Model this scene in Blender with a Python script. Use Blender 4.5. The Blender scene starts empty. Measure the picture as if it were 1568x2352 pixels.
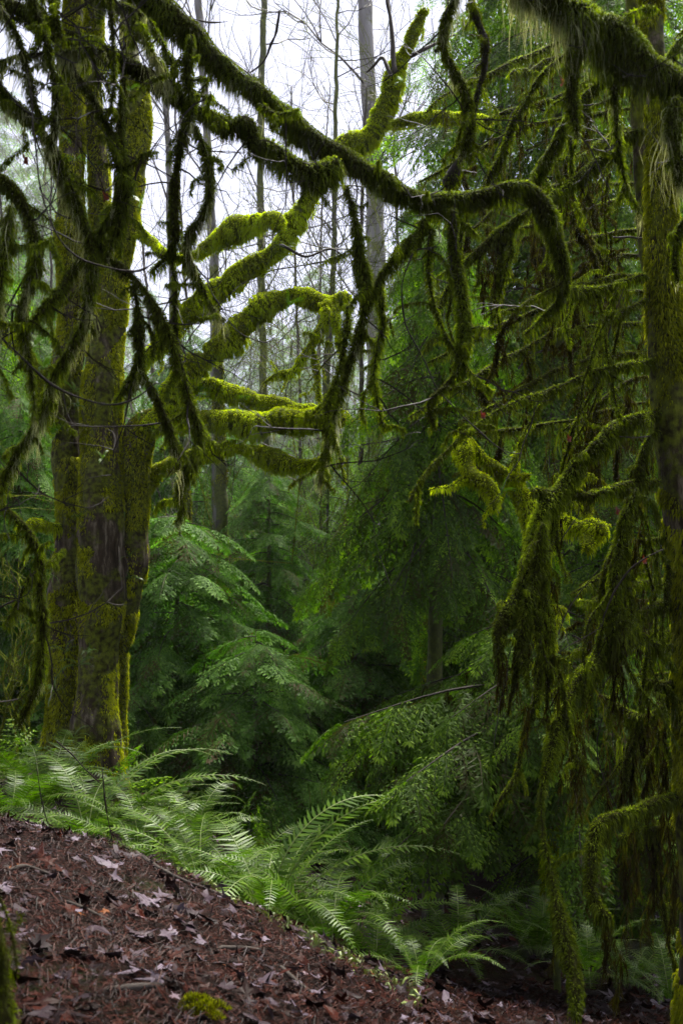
import bpy, math, random
import numpy as np
from mathutils import Vector, Matrix
SC = bpy.context.scene
COL = SC.collection
R = math.radians
rng = np.random.default_rng(7)
random.seed(7)

# ---------------------------------------------------------------- camera
CAMZ = 1.6
PITCH = R(5.0)
LENS = 35.0
cd = bpy.data.cameras.new('camera')
cam = bpy.data.objects.new('camera', cd); COL.objects.link(cam)
cam.location = (0, 0, CAMZ)
cam.rotation_euler = (math.pi/2 + PITCH, 0, 0)
cd.sensor_fit = 'VERTICAL'; cd.sensor_height = 36.0; cd.sensor_width = 24.0
cd.lens = LENS; cd.clip_start = 0.05; cd.clip_end = 2000
cd.dof.use_dof = True; cd.dof.focus_distance = 5.5; cd.dof.aperture_fstop = 5.6
SC.camera = cam
F = LENS/36.0*2352.0          # focal length in picture units (picture 1568 x 2352)

# ---------------------------------------------------------------- sky, sun, exposure
SUN_EL, SUN_AZ = R(62), R(20)   # azimuth measured from +Y (away from the camera) towards +X
w = bpy.data.worlds.new('World'); SC.world = w; w.use_nodes = True
nt = w.node_tree; nt.nodes.clear()
out = nt.nodes.new('ShaderNodeOutputWorld'); bg = nt.nodes.new('ShaderNodeBackground')
sky = nt.nodes.new('ShaderNodeTexSky'); sky.sky_type = 'NISHITA'; sky.sun_disc = False
sky.sun_elevation = SUN_EL; sky.sun_rotation = SUN_AZ
mx = nt.nodes.new('ShaderNodeMix'); mx.data_type = 'RGBA'; mx.inputs[0].default_value = 0.88
tc = nt.nodes.new('ShaderNodeTexCoord'); nz = nt.nodes.new('ShaderNodeTexNoise'); nz.inputs['Scale'].default_value = 1.6
nz.inputs['Detail'].default_value = 3
cr = nt.nodes.new('ShaderNodeValToRGB')
cr.color_ramp.elements[0].position = 0.3; cr.color_ramp.elements[0].color = (4.6, 4.7, 5.8, 1)
cr.color_ramp.elements[1].position = 0.75; cr.color_ramp.elements[1].color = (5.4, 5.5, 6.7, 1)
nt.links.new(tc.outputs['Generated'], nz.inputs['Vector']); nt.links.new(nz.outputs['Fac'], cr.inputs['Fac'])
nt.links.new(sky.outputs[0], mx.inputs[6]); nt.links.new(cr.outputs[0], mx.inputs[7])
nt.links.new(mx.outputs[2], bg.inputs[0]); bg.inputs[1].default_value = 0.05
nt.links.new(bg.outputs[0], out.inputs[0])
ld = bpy.data.lights.new('sun', 'SUN'); ld.energy = 4.4; ld.angle = R(26); ld.color = (1.0, 0.96, 0.86)
sun = bpy.data.objects.new('sun', ld); COL.objects.link(sun)
sd = Vector((math.sin(SUN_AZ)*math.cos(SUN_EL), math.cos(SUN_AZ)*math.cos(SUN_EL), math.sin(SUN_EL)))
sun.rotation_euler = sd.to_track_quat('Z', 'Y').to_euler()
SC.view_settings.view_transform = 'Standard'; SC.view_settings.look = 'None'
SC.view_settings.exposure = 2.2; SC.view_settings.gamma = 1.0
SC.render.engine = 'CYCLES'
cy = SC.cycles
cy.use_denoising = True; cy.use_adaptive_sampling = True; cy.adaptive_threshold = 0.02
cy.max_bounces = 5; cy.diffuse_bounces = 3; cy.glossy_bounces = 2; cy.transmission_bounces = 4
cy.transparent_max_bounces = 6; cy.volume_bounces = 0; cy.caustics_reflective = False; cy.caustics_refractive = False

# ---------------------------------------------------------------- helpers
def P(x, y, d):
    """picture point (1568 x 2352) at distance d ahead of the camera -> world"""
    u = (np.asarray(x, float)-784)/F; v = (1176-np.asarray(y, float))/F
    cp, sp = math.cos(PITCH), math.sin(PITCH)
    dy = cp - v*sp; dz = sp + v*cp
    k = d/dy
    return np.stack([u*k, np.broadcast_to(d, np.shape(k))*1.0, CAMZ+dz*k], -1)

def nrm(a):
    return a/np.maximum(np.linalg.norm(a, axis=-1, keepdims=True), 1e-9)

_K = np.random.default_rng(99).normal(size=(64, 3)); _PH = np.random.default_rng(98).uniform(0, 6.28, 64)
def noise(p, freq, seed=0, n=6):
    s = (seed*n) % 58
    a = np.tensordot(np.asarray(p)*freq, _K[s:s+n].T, 1) + _PH[s:s+n] + seed
    return np.sin(a).mean(-1)*1.6

def mesh(name, V, faces, mats, parent=None, tone=None, smooth=True, midx=None, attr_dom='POINT'):
    """faces: list of integer arrays (m,3) or (m,4). One mesh object."""
    me = bpy.data.meshes.new(name)
    V = np.ascontiguousarray(V, dtype=np.float32)
    me.vertices.add(len(V)); me.vertices.foreach_set('co', V.ravel())
    faces = [np.asarray(f, dtype=np.int32) for f in faces if len(f)]
    tot = sum(f.size for f in faces); nf = sum(len(f) for f in faces)
    me.loops.add(tot); me.polygons.add(nf)
    me.loops.foreach_set('vertex_index', np.concatenate([f.ravel() for f in faces]))
    lt = np.concatenate([np.full(len(f), f.shape[1], np.int32) for f in faces])
    ls = np.concatenate([[0], np.cumsum(lt)[:-1]]).astype(np.int32)
    me.polygons.foreach_set('loop_start', ls)
    try: me.polygons.foreach_set('loop_total', lt)
    except Exception: pass
    me.polygons.foreach_set('use_smooth', np.full(nf, smooth, bool))
    if midx is not None:
        me.polygons.foreach_set('material_index', np.asarray(midx, np.int32))
    if tone is not None:
        at = me.attributes.new('tone', 'FLOAT', 'POINT'); at.data.foreach_set('value', np.asarray(tone, np.float32))
    me.update(calc_edges=True)
    for m in (mats if isinstance(mats, (list, tuple)) else [mats]): me.materials.append(m)
    o = bpy.data.objects.new(name, me); COL.objects.link(o)
    if parent is not None:
        o.parent = parent
        o.matrix_parent_inverse = Matrix.Translation(-parent.location) if parent.type == 'EMPTY' and parent.parent is None else Matrix.Identity(4)
    return o

def thing(name, label, cat, loc=(0, 0, 0), group=None):
    o = bpy.data.objects.new(name, None); COL.objects.link(o); o.location = Vector([float(c) for c in loc])
    o.empty_display_size = 0.1
    o['label'] = label; o['category'] = cat
    if group: o['group'] = group
    return o
def tag(o, label, cat, group=None):
    o['label'] = label; o['category'] = cat
    if group: o['group'] = group
    return o

class Acc:
    """collects geometry for one mesh"""
    def __init__(s): s.V = []; s.Q = []; s.T = []; s.t = []; s.n = 0; s.mq = []; s.mt = []
    def add(s, V, Q=None, T=None, tone=0.5, m=0):
        V = np.asarray(V).reshape(-1, 3)
        s.V.append(V)
        if Q is not None and len(Q): s.Q.append(np.asarray(Q)+s.n); s.mq.append(np.full(len(Q), m))
        if T is not None and len(T): s.T.append(np.asarray(T)+s.n); s.mt.append(np.full(len(T), m))
        s.t.append(np.broadcast_to(tone, (len(V),)))
        s.n += len(V)
    def build(s, name, mats, parent=None, smooth=True):
        if s.n == 0: return None
        fs = []; mi = []
        if s.Q: fs.append(np.concatenate(s.Q)); mi.append(np.concatenate(s.mq))
        if s.T: fs.append(np.concatenate(s.T)); mi.append(np.concatenate(s.mt))
        return mesh(name, np.concatenate(s.V), fs, mats, parent, np.concatenate(s.t), smooth, np.concatenate(mi))

# ---------------------------------------------------------------- materials
def new_mat(name):
    m = bpy.data.materials.new(name); m.use_nodes = True; n = m.node_tree; n.nodes.clear()
    return m, n, n.nodes.new('ShaderNodeOutputMaterial')
def ramp(n, stops, src):
    r = n.nodes.new('ShaderNodeValToRGB'); e = r.color_ramp.elements
    e[0].position, e[0].color = stops[0][0], (*stops[0][1], 1)
    e[1].position, e[1].color = stops[-1][0], (*stops[-1][1], 1)
    for p, c in stops[1:-1]:
        k = e.new(p); k.color = (*c, 1)
    n.links.new(src, r.inputs[0]); return r.outputs[0]
def leafy(name, stops, rough=0.5, trans=0.35, tcol=None, spec=0.5, patch=0.0, patchscale=3.0):
    """foliage / moss: colour from a random tone per blade, light passes through"""
    m, n, o = new_mat(name)
    a = n.nodes.new('ShaderNodeAttribute'); a.attribute_name = 'tone'
    src = a.outputs['Fac']
    if patch:
        tcn = n.nodes.new('ShaderNodeNewGeometry'); nz = n.nodes.new('ShaderNodeTexNoise'); nz.inputs['Scale'].default_value = patchscale
        nz.inputs['Detail'].default_value = 2
        n.links.new(tcn.outputs['Position'], nz.inputs['Vector'])
        ma = n.nodes.new('ShaderNodeMath'); ma.operation = 'MULTIPLY_ADD'
        n.links.new(nz.outputs['Fac'], ma.inputs[0]); ma.inputs[1].default_value = patch
        sub = n.nodes.new('ShaderNodeMath'); sub.operation = 'SUBTRACT'; n.links.new(src, sub.inputs[0]); sub.inputs[1].default_value = patch*0.5
        n.links.new(sub.outputs[0], ma.inputs[2]); src = ma.outputs[0]
    c = ramp(n, stops, src)
    b = n.nodes.new('ShaderNodeBsdfPrincipled'); b.inputs['Roughness'].default_value = rough
    b.inputs['Specular IOR Level'].default_value = spec
    n.links.new(c, b.inputs['Base Color'])
    if trans > 0:
        t = n.nodes.new('ShaderNodeBsdfTranslucent')
        mixc = n.nodes.new('ShaderNodeMix'); mixc.data_type = 'RGBA'; mixc.blend_type = 'MULTIPLY'; mixc.inputs[0].default_value = 1
        n.links.new(c, mixc.inputs[6]); mixc.inputs[7].default_value = (*(tcol or (1.6, 1.7, 0.6)), 1)
        n.links.new(mixc.outputs[2], t.inputs[0])
        x = n.nodes.new('ShaderNodeMixShader'); x.inputs[0].default_value = trans
        n.links.new(b.outputs[0], x.inputs[1]); n.links.new(t.outputs[0], x.inputs[2]); n.links.new(x.outputs[0], o.inputs[0])
    else: n.links.new(b.outputs[0], o.inputs[0])
    return m
def bark(name, stops, scale=8, stretch=0.2, bump=0.6, rough=0.75, moss=None, mossamt=0.5, spec=0.4):
    m, n, o = new_mat(name)
    g = n.nodes.new('ShaderNodeNewGeometry'); mp = n.nodes.new('ShaderNodeMapping'); mp.inputs['Scale'].default_value = (1, 1, stretch)
    n.links.new(g.outputs['Position'], mp.inputs[0])
    nz = n.nodes.new('ShaderNodeTexNoise'); nz.inputs['Scale'].default_value = scale; nz.inputs['Detail'].default_value = 6; nz.inputs['Roughness'].default_value = 0.7
    n.links.new(mp.outputs[0], nz.inputs['Vector'])
    c = ramp(n, stops, nz.outputs['Fac'])
    b = n.nodes.new('ShaderNodeBsdfPrincipled'); b.inputs['Roughness'].default_value = rough; b.inputs['Specular IOR Level'].default_value = spec
    if moss:
        n2 = n.nodes.new('ShaderNodeTexNoise'); n2.inputs['Scale'].default_value = 2.2; n2.inputs['Detail'].default_value = 8; n2.inputs['Roughness'].default_value = 0.72
        n.links.new(g.outputs['Position'], n2.inputs['Vector'])
        r2 = n.nodes.new('ShaderNodeMapRange'); r2.inputs[1].default_value = 0.62-mossamt*0.3; r2.inputs[2].default_value = 0.68-mossamt*0.3
        n.links.new(n2.outputs['Fac'], r2.inputs[0])
        n3 = n.nodes.new('ShaderNodeTexNoise'); n3.inputs['Scale'].default_value = 30; n3.inputs['Detail'].default_value = 3
        n.links.new(g.outputs['Position'], n3.inputs['Vector'])
        mc = ramp(n, moss, n3.outputs['Fac'])
        mxx = n.nodes.new('ShaderNodeMix'); mxx.data_type = 'RGBA'
        n.links.new(r2.outputs[0], mxx.inputs[0]); n.links.new(c, mxx.inputs[6]); n.links.new(mc, mxx.inputs[7]); c = mxx.outputs[2]
    n.links.new(c, b.inputs['Base Color'])
    bp = n.nodes.new('ShaderNodeBump'); bp.inputs['Strength'].default_value = bump; bp.inputs['Distance'].default_value = 0.02
    n.links.new(nz.outputs['Fac'], bp.inputs['Height']); n.links.new(bp.outputs[0], b.inputs['Normal'])
    n.links.new(b.outputs[0], o.inputs[0]); return m

M = {}
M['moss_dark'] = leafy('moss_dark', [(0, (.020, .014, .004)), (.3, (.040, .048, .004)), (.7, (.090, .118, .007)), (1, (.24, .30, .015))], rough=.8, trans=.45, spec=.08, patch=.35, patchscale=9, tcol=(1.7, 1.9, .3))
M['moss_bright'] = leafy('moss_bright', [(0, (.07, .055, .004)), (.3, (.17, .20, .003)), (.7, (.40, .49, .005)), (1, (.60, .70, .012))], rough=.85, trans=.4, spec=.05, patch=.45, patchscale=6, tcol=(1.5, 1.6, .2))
M['moss_trunk'] = leafy('moss_trunk', [(0, (.050, .026, .004)), (.35, (.075, .080, .004)), (.7, (.19, .21, .006)), (1, (.36, .38, .012))], rough=.85, trans=.35, spec=.05, patch=.7, patchscale=4, tcol=(1.5, 1.6, .3))
M['lichen'] = leafy('lichen', [(0, (.15, .14, .065)), (.5, (.30, .31, .16)), (1, (.50, .52, .31))], rough=.8, trans=.5, spec=.1, tcol=(1.3, 1.3, .8))
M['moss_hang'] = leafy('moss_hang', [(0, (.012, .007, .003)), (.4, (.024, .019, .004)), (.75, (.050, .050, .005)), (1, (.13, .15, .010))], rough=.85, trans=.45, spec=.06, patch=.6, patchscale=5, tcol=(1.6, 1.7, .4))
M['cedar'] = leafy('cedar_leaf', [(0, (.05, .035, .012)), (.12, (.024, .060, .007)), (.6, (.055, .125, .016)), (1, (.12, .22, .038))], rough=.6, trans=.34, spec=.05, patch=.25, patchscale=1.5, tcol=(1.3, 1.7, .5))
M['hemlock'] = leafy('hemlock_leaf', [(0, (.045, .040, .010)), (.15, (.026, .050, .004)), (.6, (.062, .120, .008)), (1, (.15, .24, .014))], rough=.6, trans=.42, spec=.12, patch=.3, patchscale=2, tcol=(1.5, 1.9, .4))
M['fern'] = leafy('fern_leaf', [(0, (.024, .052, .002)), (.5, (.050, .108, .003)), (1, (.11, .19, .008))], rough=.40, trans=.28, spec=.18, tcol=(1.5, 1.9, .4))
M['fern_pale'] = leafy('fern_pale', [(0, (.10, .14, .03)), (1, (.22, .28, .07))], rough=.5, trans=.1)
M['litter'] = leafy('litter', [(0, (.004, .002, .002)), (.25, (.014, .005, .004)), (.45, (.050, .011, .006)), (.6, (.012, .007, .007)), (.8, (.050, .033, .040)), (.93, (.17, .135, .17)), (1, (.16, .045, .008))], rough=.5, trans=.0, spec=.07)
M['dead_leaf'] = leafy('dead_leaf', [(0, (.07, .014, .008)), (1, (.13, .03, .010))], rough=.5, trans=.4, tcol=(1.3, 1, 1))
M['bark_wet'] = bark('bark_wet', [(.3, (.012, .009, .007)), (.7, (.042, .032, .026))], 14, .5, .5, .7, spec=.15)
M['bark_pale'] = bark('bark_pale', [(.3, (.10, .09, .085)), (.55, (.19, .18, .175)), (.75, (.30, .29, .28))], 6, .15, .7, .8, moss=[(.3, (.06, .07, .01)), (.7, (.14, .15, .02))], mossamt=.3)
M['bark_dark'] = bark('bark_dark', [(.3, (.014, .011, .009)), (.7, (.055, .045, .040))], 12, .15, .8, .8, moss=[(.3, (.03, .035, .004)), (.7, (.08, .10, .008))], mossamt=.75)
M['bark_maple'] = bark('bark_maple', [(.3, (.008, .005, .003)), (.5, (.045, .030, .018)), (.75, (.24, .20, .15))], 22, .22, 1.0, .8, moss=[(.35, (.020, .016, .003)), (.65, (.11, .13, .006))], mossamt=.6, spec=.15)
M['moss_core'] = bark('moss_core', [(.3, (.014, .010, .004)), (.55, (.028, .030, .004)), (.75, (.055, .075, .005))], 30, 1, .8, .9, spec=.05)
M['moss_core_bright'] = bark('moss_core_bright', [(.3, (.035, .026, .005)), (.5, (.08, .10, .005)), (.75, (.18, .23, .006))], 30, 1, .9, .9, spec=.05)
M['bark_twig'] = bark('bark_twig', [(.3, (.025, .019, .015)), (.7, (.065, .052, .044))], 20, .6, .3, .7, spec=.15)

# ---------------------------------------------------------------- paths, tubes
def smooth_path(pts, step):
    pts = np.asarray(pts, float); n = len(pts)
    e = np.vstack([2*pts[0]-pts[1], pts, 2*pts[-1]-pts[-2]])
    outp = []
    for i in range(n-1):
        p0, p1, p2, p3 = e[i], e[i+1], e[i+2], e[i+3]
        k = max(2, int(np.linalg.norm(p2[:3]-p1[:3])/step)+1)
        t = np.linspace(0, 1, k, endpoint=False)[:, None]
        outp.append(.5*((2*p1)+(-p0+p2)*t+(2*p0-5*p1+4*p2-p3)*t*t+(-p0+3*p1-3*p2+p3)*t**3))
    outp.append(pts[-1:]); a = np.vstack(outp); a[:, 3] = np.maximum(a[:, 3], .0005)
    return a
def trace(pts, d0, d1=None, step=.02, wob=.0, seed=0):
    """picture polyline (x, y, half width) -> world path x y z r, depth runs d0..d1"""
    pts = np.asarray(pts, float); d1 = d0 if d1 is None else d1
    s = np.concatenate([[0], np.cumsum(np.hypot(*np.diff(pts[:, :2], axis=0).T))]); s /= s[-1]
    d = d0+(d1-d0)*s
    w = np.array([P(x, y, dd) for (x, y), dd in zip(pts[:, :2], d)])
    a = np.column_stack([w, pts[:, 2]*d/F])
    a = smooth_path(a, step)
    if wob:
        for ax in range(3): a[:, ax] += wob*noise(a[:, :3], 9, seed+ax)*np.minimum(1, np.linspace(0, 8, len(a)))
    return a
def frames(c):
    t = nrm(np.gradient(c, axis=0)); n = np.zeros_like(t)
    a = np.array([0, 1, 0.]) if abs(t[0][1]) < .9 else np.array([1., 0, 0])
    n[0] = nrm(np.cross(t[0], a))
    for i in range(1, len(c)):
        v = n[i-1]-t[i]*np.dot(n[i-1], t[i]); n[i] = v/max(np.linalg.norm(v), 1e-9)
    return t, n, np.cross(t, n)
def tube(path, nseg=10, lump=0.0, lf=12, seed=0, cap=True):
    c = path[:, :3]; r = path[:, 3].copy(); t, n, b = frames(c)
    a = np.linspace(0, 2*math.pi, nseg, endpoint=False)
    d = n[:, None]*np.cos(a)[None, :, None]+b[:, None]*np.sin(a)[None, :, None]
    p = c[:, None]+d*r[:, None, None]
    if lump: p = c[:, None]+d*(r[:, None]*(1+lump*noise(p, lf, seed)+lump*.5*noise(p, lf*3.1, seed+3)))[..., None]
    if cap:
        p[-1] = c[-1]; p[0] = c[0]
    N = len(c); i = np.arange(N-1)[:, None]*nseg; j = np.arange(nseg)[None]; j2 = (j+1) % nseg
    Q = np.stack([i+j, i+j2, i+nseg+j2, i+nseg+j], -1).reshape(-1, 4)
    return p.reshape(-1, 3), Q

def rand_perp(d, rg):
    return nrm(np.cross(d, rg.normal(size=d.shape)))
def blades(acc, p, d0, d1, L, W, tone, rg):
    """short tapering blades: two segments bending from d0 to d1"""
    n = len(p)
    if n == 0: return
    w = rand_perp(d0, rg)*(W[:, None]*.5)
    m = p+d0*(L*.5)[:, None]; t = m+d1*(L*.5)[:, None]
    V = np.stack([p-w, p+w, m+w*.8, m-w*.8, t], 1)
    i = np.arange(n)[:, None]*5
    acc.add(V.reshape(-1, 3), i+np.array([[0, 1, 2, 3]]), i+np.array([[3, 2, 4]]), np.repeat(tone, 5))
G = np.array([0, 0, -1.])
def strands(acc, p, L, W, tone, rg, sway=.12, seg=4, dirs=None):
    """long hanging threads"""
    n = len(p)
    if n == 0: return
    ph = rg.uniform(0, 6.28, (n, 2)); lean = rg.normal(size=(n, 3))*sway*.6; lean[:, 2] = 0
    if dirs is not None: lean = lean+dirs
    w = nrm(np.column_stack([rg.normal(size=n), rg.normal(size=n), np.zeros(n)]))*(W[:, None]*.5)
    rows = []
    for k in range(seg+1):
        s = k/seg
        q = p+G*(L*s)[:, None]+lean*(L*min(1, 1.6*s))[:, None]*(1-.35*s)
        q = q+np.column_stack([np.sin(ph[:, 0]+s*5), np.cos(ph[:, 1]+s*4), np.zeros(n)])*(L*sway*.18*s)[:, None]
        wk = w*(1-.75*s) if k else w*.7
        rows += [q-wk, q+wk]
    V = np.stack(rows, 1); nv = 2*(seg+1); i = np.arange(n)[:, None, None]*nv
    q = np.array([[2*k, 2*k+1, 2*k+3, 2*k+2] for k in range(seg)])[None]
    acc.add(V.reshape(-1, 3), (i+q).reshape(-1, 4), None, np.repeat(tone, nv))

def moss_on(acc, path, dens, L, W, seed, shag=1.0, under=1.6, lump=.18, tone=(.1, .95), top=.55, cover=None, lfq=12):
    """moss over a path. dens: blades per m2"""
    rg = np.random.default_rng(seed+1000)
    c = path[:, :3]; r = path[:, 3]; t, nn, bb = frames(c)
    ds = np.linalg.norm(np.diff(c, axis=0), axis=1); rr = (r[1:]+r[:-1])*.5
    a = ds*np.maximum(rr, .006)*6.28; n = int(a.sum()*dens)
    if n < 5: return
    k = rg.choice(len(a), n, p=a/a.sum()); f = rg.random(n)
    cc = c[k]+(c[k+1]-c[k])*f[:, None]; r_ = r[k]+(r[k+1]-r[k])*f
    ph = rg.uniform(0, 6.283, n)
    nr = nn[k]*np.cos(ph)[:, None]+bb[k]*np.sin(ph)[:, None]
    p = cc+nr*(r_*(1+lump*noise(cc+nr*r_[:, None], lfq, seed)))[:, None]*.95
    if cover is not None:
        keep = noise(p, 5, seed+5)+.5*noise(p, 17, seed+2) > cover
        p, nr, r_, cc, k = p[keep], nr[keep], r_[keep], cc[keep], k[keep]; n = len(p)
    u = nr[:, 2]; clump = .5+.5*noise(p*np.array([1, 1, .3]), 26, seed+7)
    cl2 = .5+.5*noise(p*np.array([1, 1, .2]), 9, seed+8)
    ln = L*(.45+.75*rg.random(n))*(.55+.8*np.clip(clump, 0, 1))
    ln *= np.where(u > .35, top, 1.0)*(1+(under-1)*np.clip(-u+.1, 0, 1)*np.clip(cl2*1.6, 0, 1.5))
    ln = np.minimum(ln, r_*3.0+.02)
    gw = np.clip(.95-.75*u, .12, 1.3)*shag
    d0 = nrm(nr*(.9)[None] if False else nr*.8+G*gw[:, None]*.7+t[k]*rg.normal(size=(n, 1))*.25+rg.normal(size=(n, 3))*.22)
    d1 = nrm(d0*.5+G*(.35+gw)[:, None]+rg.normal(size=(n, 3))*.15)
    tn = tone[0]+(tone[1]-tone[0])*np.clip(rg.normal(.45, .2, n)+.5*(clump-.5)+.25*(cl2-.5), 0, 1)
    blades(acc, p, d0, d1, ln, W*(.7+.6*rg.random(n)), tn, rg)
def fringe(acc, path, per_m, L, W, seed, tone=(.2, .9), patch=.0, sway=.10, side=.5):
    """long threads hanging under a path in ragged clusters"""
    rg = np.random.default_rng(seed+2000)
    c = path[:, :3]; r = path[:, 3]; ds = np.linalg.norm(np.diff(c, axis=0), axis=1); nc = int(ds.sum()*per_m/(8 if W < .0026 else 16))
    if nc < 1: return
    k = rg.choice(len(ds), nc, p=ds/ds.sum()); f = rg.random(nc); cc = c[k]+(c[k+1]-c[k])*f[:, None]; r_ = r[k]; t = nrm(c[k+1]-c[k])
    a = noise(cc, 7, seed+4)+.6*noise(cc, 21, seed+9); kp = a > patch; cc, r_, a, t = cc[kp], r_[kp], a[kp], t[kp]
    off = nrm(rg.normal(size=(len(cc), 3))*[1, 1, .6]); off[:, 2] = -np.abs(off[:, 2])*.8
    p = cc+off*(r_*.85)[:, None]; Lc = L*(.15+1.0*rg.random(len(cc))**1.8)*np.clip(.4+.8*(a-patch), .25, 1.3)
    m = 6+(rg.random(len(cc))*20).astype(int); q = np.repeat(np.arange(len(cc)), m); n = len(q)
    if n < 1: return
    pp = p[q]+t[q]*rg.normal(0, .008+.05*W, (n, 1))*1.0+rg.normal(size=(n, 3))*.004; s_ = rg.random(n)
    pp[:, 2] -= s_*Lc[q]*.35*rg.random(n)
    ln = Lc[q]*(.2+.8*rg.random(n)**1.3); lean = np.repeat(rg.normal(size=(len(cc), 3))*[.14, .14, 0], m, 0)
    strands(acc, pp, ln, W*(.5+1.0*rg.random(n)), np.clip(tone[0]+(tone[1]-tone[0])*(.6*rg.random(n)+.4*rg.random(len(cc))[q]), 0, 1), rg, sway+.12, 4, lean)
def tail(acc, p0, L, rad, n, W, seed, tone=(0, .8), lean=(0, 0, 0)):
    """one thick hanging beard of moss built from many threads"""
    rg = np.random.default_rng(seed+3000)
    s = rg.random(n)**.8*.85
    env = np.sin(np.clip(s*1.15+.18, 0, 1)*3.14159)**.6*(1-.45*s)*(.75+.35*np.sin(s*13+seed))
    an = rg.uniform(0, 6.283, n); rr = .62*rad*env*np.sqrt(rg.random(n))
    wv = .10*L*np.sin(s*4+seed)
    p = np.asarray(p0)+np.column_stack([rr*np.cos(an)+wv*math.cos(seed), rr*np.sin(an)+wv*math.sin(seed), -s*L])+np.outer(s*L, lean)
    ln = L*(.06+.26*rg.random(n)**1.5)*(1-.3*s)
    strands(acc, p, ln, W*(.6+.8*rg.random(n)), tone[0]+(tone[1]-tone[0])*np.clip(rg.normal(.45, .25, n)+.3*np.sin(s*11+an), 0, 1), rg, .38, 3)

_seed = [10]
def nseed(): _seed[0] += 1; return _seed[0]

def mossy_part(name, path, parent, core='moss_core', mat='moss_dark', dens=30000, L=.035, W=.0035, lump=.22, lich=0, lichL=.12, hang=0, hangL=.12, under=1.8, shag=1.0, top=.55, corer=.82, tone=(.1, .95), nseg=10, lichW=.0022, cover=None, spurs=0, drip=0, tails=None, hpatch=.1, lpatch=.15):
    """one branch: lumpy core with moss (> hanging lichen) as sub-parts"""
    sd = nseed(); rg = np.random.default_rng(sd+77)
    path = path.copy(); nn_ = len(path)
    ph_ = np.cumsum(np.concatenate([[0], np.linalg.norm(np.diff(path[:, :3], axis=0), axis=1)]))
    rm = path[:, 3].mean(); wv = .28*noise(path[:, :3]*[1, 1, 1], 10+.25/max(rm, .01), sd)+.16*noise(path[:, :3], 45, sd+3)
    path[:, 3] *= np.clip(1+wv, .55, 1.5)
    env = np.minimum(1, np.linspace(0, 10, nn_))[:, None]
    path[:, :3] += env*np.stack([noise(path[:, :3], 14, sd+k)*.35+noise(path[:, :3], 38, sd+k+9)*.18 for k in range(3)], -1)*rm
    cp = path.copy(); cp[:, 3] *= corer
    ca = Acc(); ca.add(*tube(cp, nseg, lump, 12, sd))
    a = Acc(); moss_on(a, path*np.array([1, 1, 1, .9]), dens, L, W, sd, shag, under, lump, tone, top, cover)
    kids = []
    for i in range(int(spurs*ph_[-1]+rg.random())):
        k = int(rg.integers(2, nn_-2)); Ls = rg.uniform(.04, .17)*(1.6 if W > .005 else 1); az = rg.uniform(0, 6.283); up_ = rg.uniform(-.9, .5)
        d = np.array([math.cos(az), math.sin(az), up_]); d /= np.linalg.norm(d); q = [path[k, :3]]; rs = min(path[k, 3]*.5, .009 if W < .005 else .02)*rg.uniform(.5, 1.1)
        for m_ in range(5):
            d = d+rg.normal(size=3)*.30+np.array([0, 0, -.18]); d /= np.linalg.norm(d); q.append(q[-1]+d*Ls/5)
        kp = smooth_path(np.column_stack([q, np.linspace(rs, rs*.25, 6)]), .012); kids.append(kp)
        ca.add(*tube(kp*np.array([1, 1, 1, .55]), 5, .1, 12, sd)); moss_on(a, kp, dens, L*.7, W, sd+i*7+1, shag, under, lump, tone, top)
    V_ = np.concatenate(ca.V); o = mesh(name, V_, [np.concatenate(ca.Q)], M[core], parent)
    if hang:
        fringe(a, path, hang, hangL, W*1.15, sd, (0, .8), patch=hpatch)
        for kp in kids: fringe(a, kp, hang*.7, hangL*.7, W*1.15, sd+3, (0, .8), patch=-.2)
    mo = a.build('moss', M[mat], o)
    if lich:
        b = Acc(); fringe(b, path, lich, lichL, lichW, sd+5, patch=lpatch, sway=.2); b.build('hanging_lichen', M['lichen'], o)
    if tails:
        rg = np.random.default_rng(sd)
        nt_, l0, l1, rad, ns = tails
        for i in range(nt_):
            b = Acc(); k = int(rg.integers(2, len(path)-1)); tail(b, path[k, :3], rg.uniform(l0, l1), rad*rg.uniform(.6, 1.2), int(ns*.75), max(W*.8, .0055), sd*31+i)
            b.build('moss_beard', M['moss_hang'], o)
    return o

def twigs(p, d, L, r, depth, rg, out, gnarl=.18):
    """recursive branching; collects segments"""
    k = 5 if depth > 1 else 4; q = np.array(p, float); d = d/np.linalg.norm(d)
    for i in range(k):
        d = d+rg.normal(size=3)*gnarl+np.array([0, 0, .05]); d /= np.linalg.norm(d); q2 = q+d*L/k
        ra = r*(1-.12*i); out.append((q, q2, ra, r*(1-.12*(i+1))))
        if depth > 0 and i > 0:
            for _ in range(1 if rg.random() < .75 else 2):
                a = nrm(rg.normal(size=3)); s = d*.75+a*.75; s[2] += .15; twigs(q2, s, L*rg.uniform(.4, .65), r*.5, depth-1, rg, out, gnarl)
        q = q2
def prisms(acc, p0, p1, r0, r1, m=1, tone=.2):
    """three sided sticks"""
    n = len(p0); d = nrm(p1-p0); a = nrm(np.cross(d, np.array([.31, .77, .55]))); b = np.cross(d, a); rows = []
    for p, r in ((p0, r0), (p1, r1)):
        for k in range(3):
            an = k*2.0944; rows.append(p+(a*math.cos(an)+b*math.sin(an))*np.asarray(r)[:, None])
    V = np.stack(rows, 1); i = np.arange(n)[:, None, None]*6
    q = np.array([[0, 1, 4, 3], [1, 2, 5, 4], [2, 0, 3, 5]])[None]
    acc.add(V.reshape(-1, 3), (i+q).reshape(-1, 4), None, tone, m)

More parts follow.
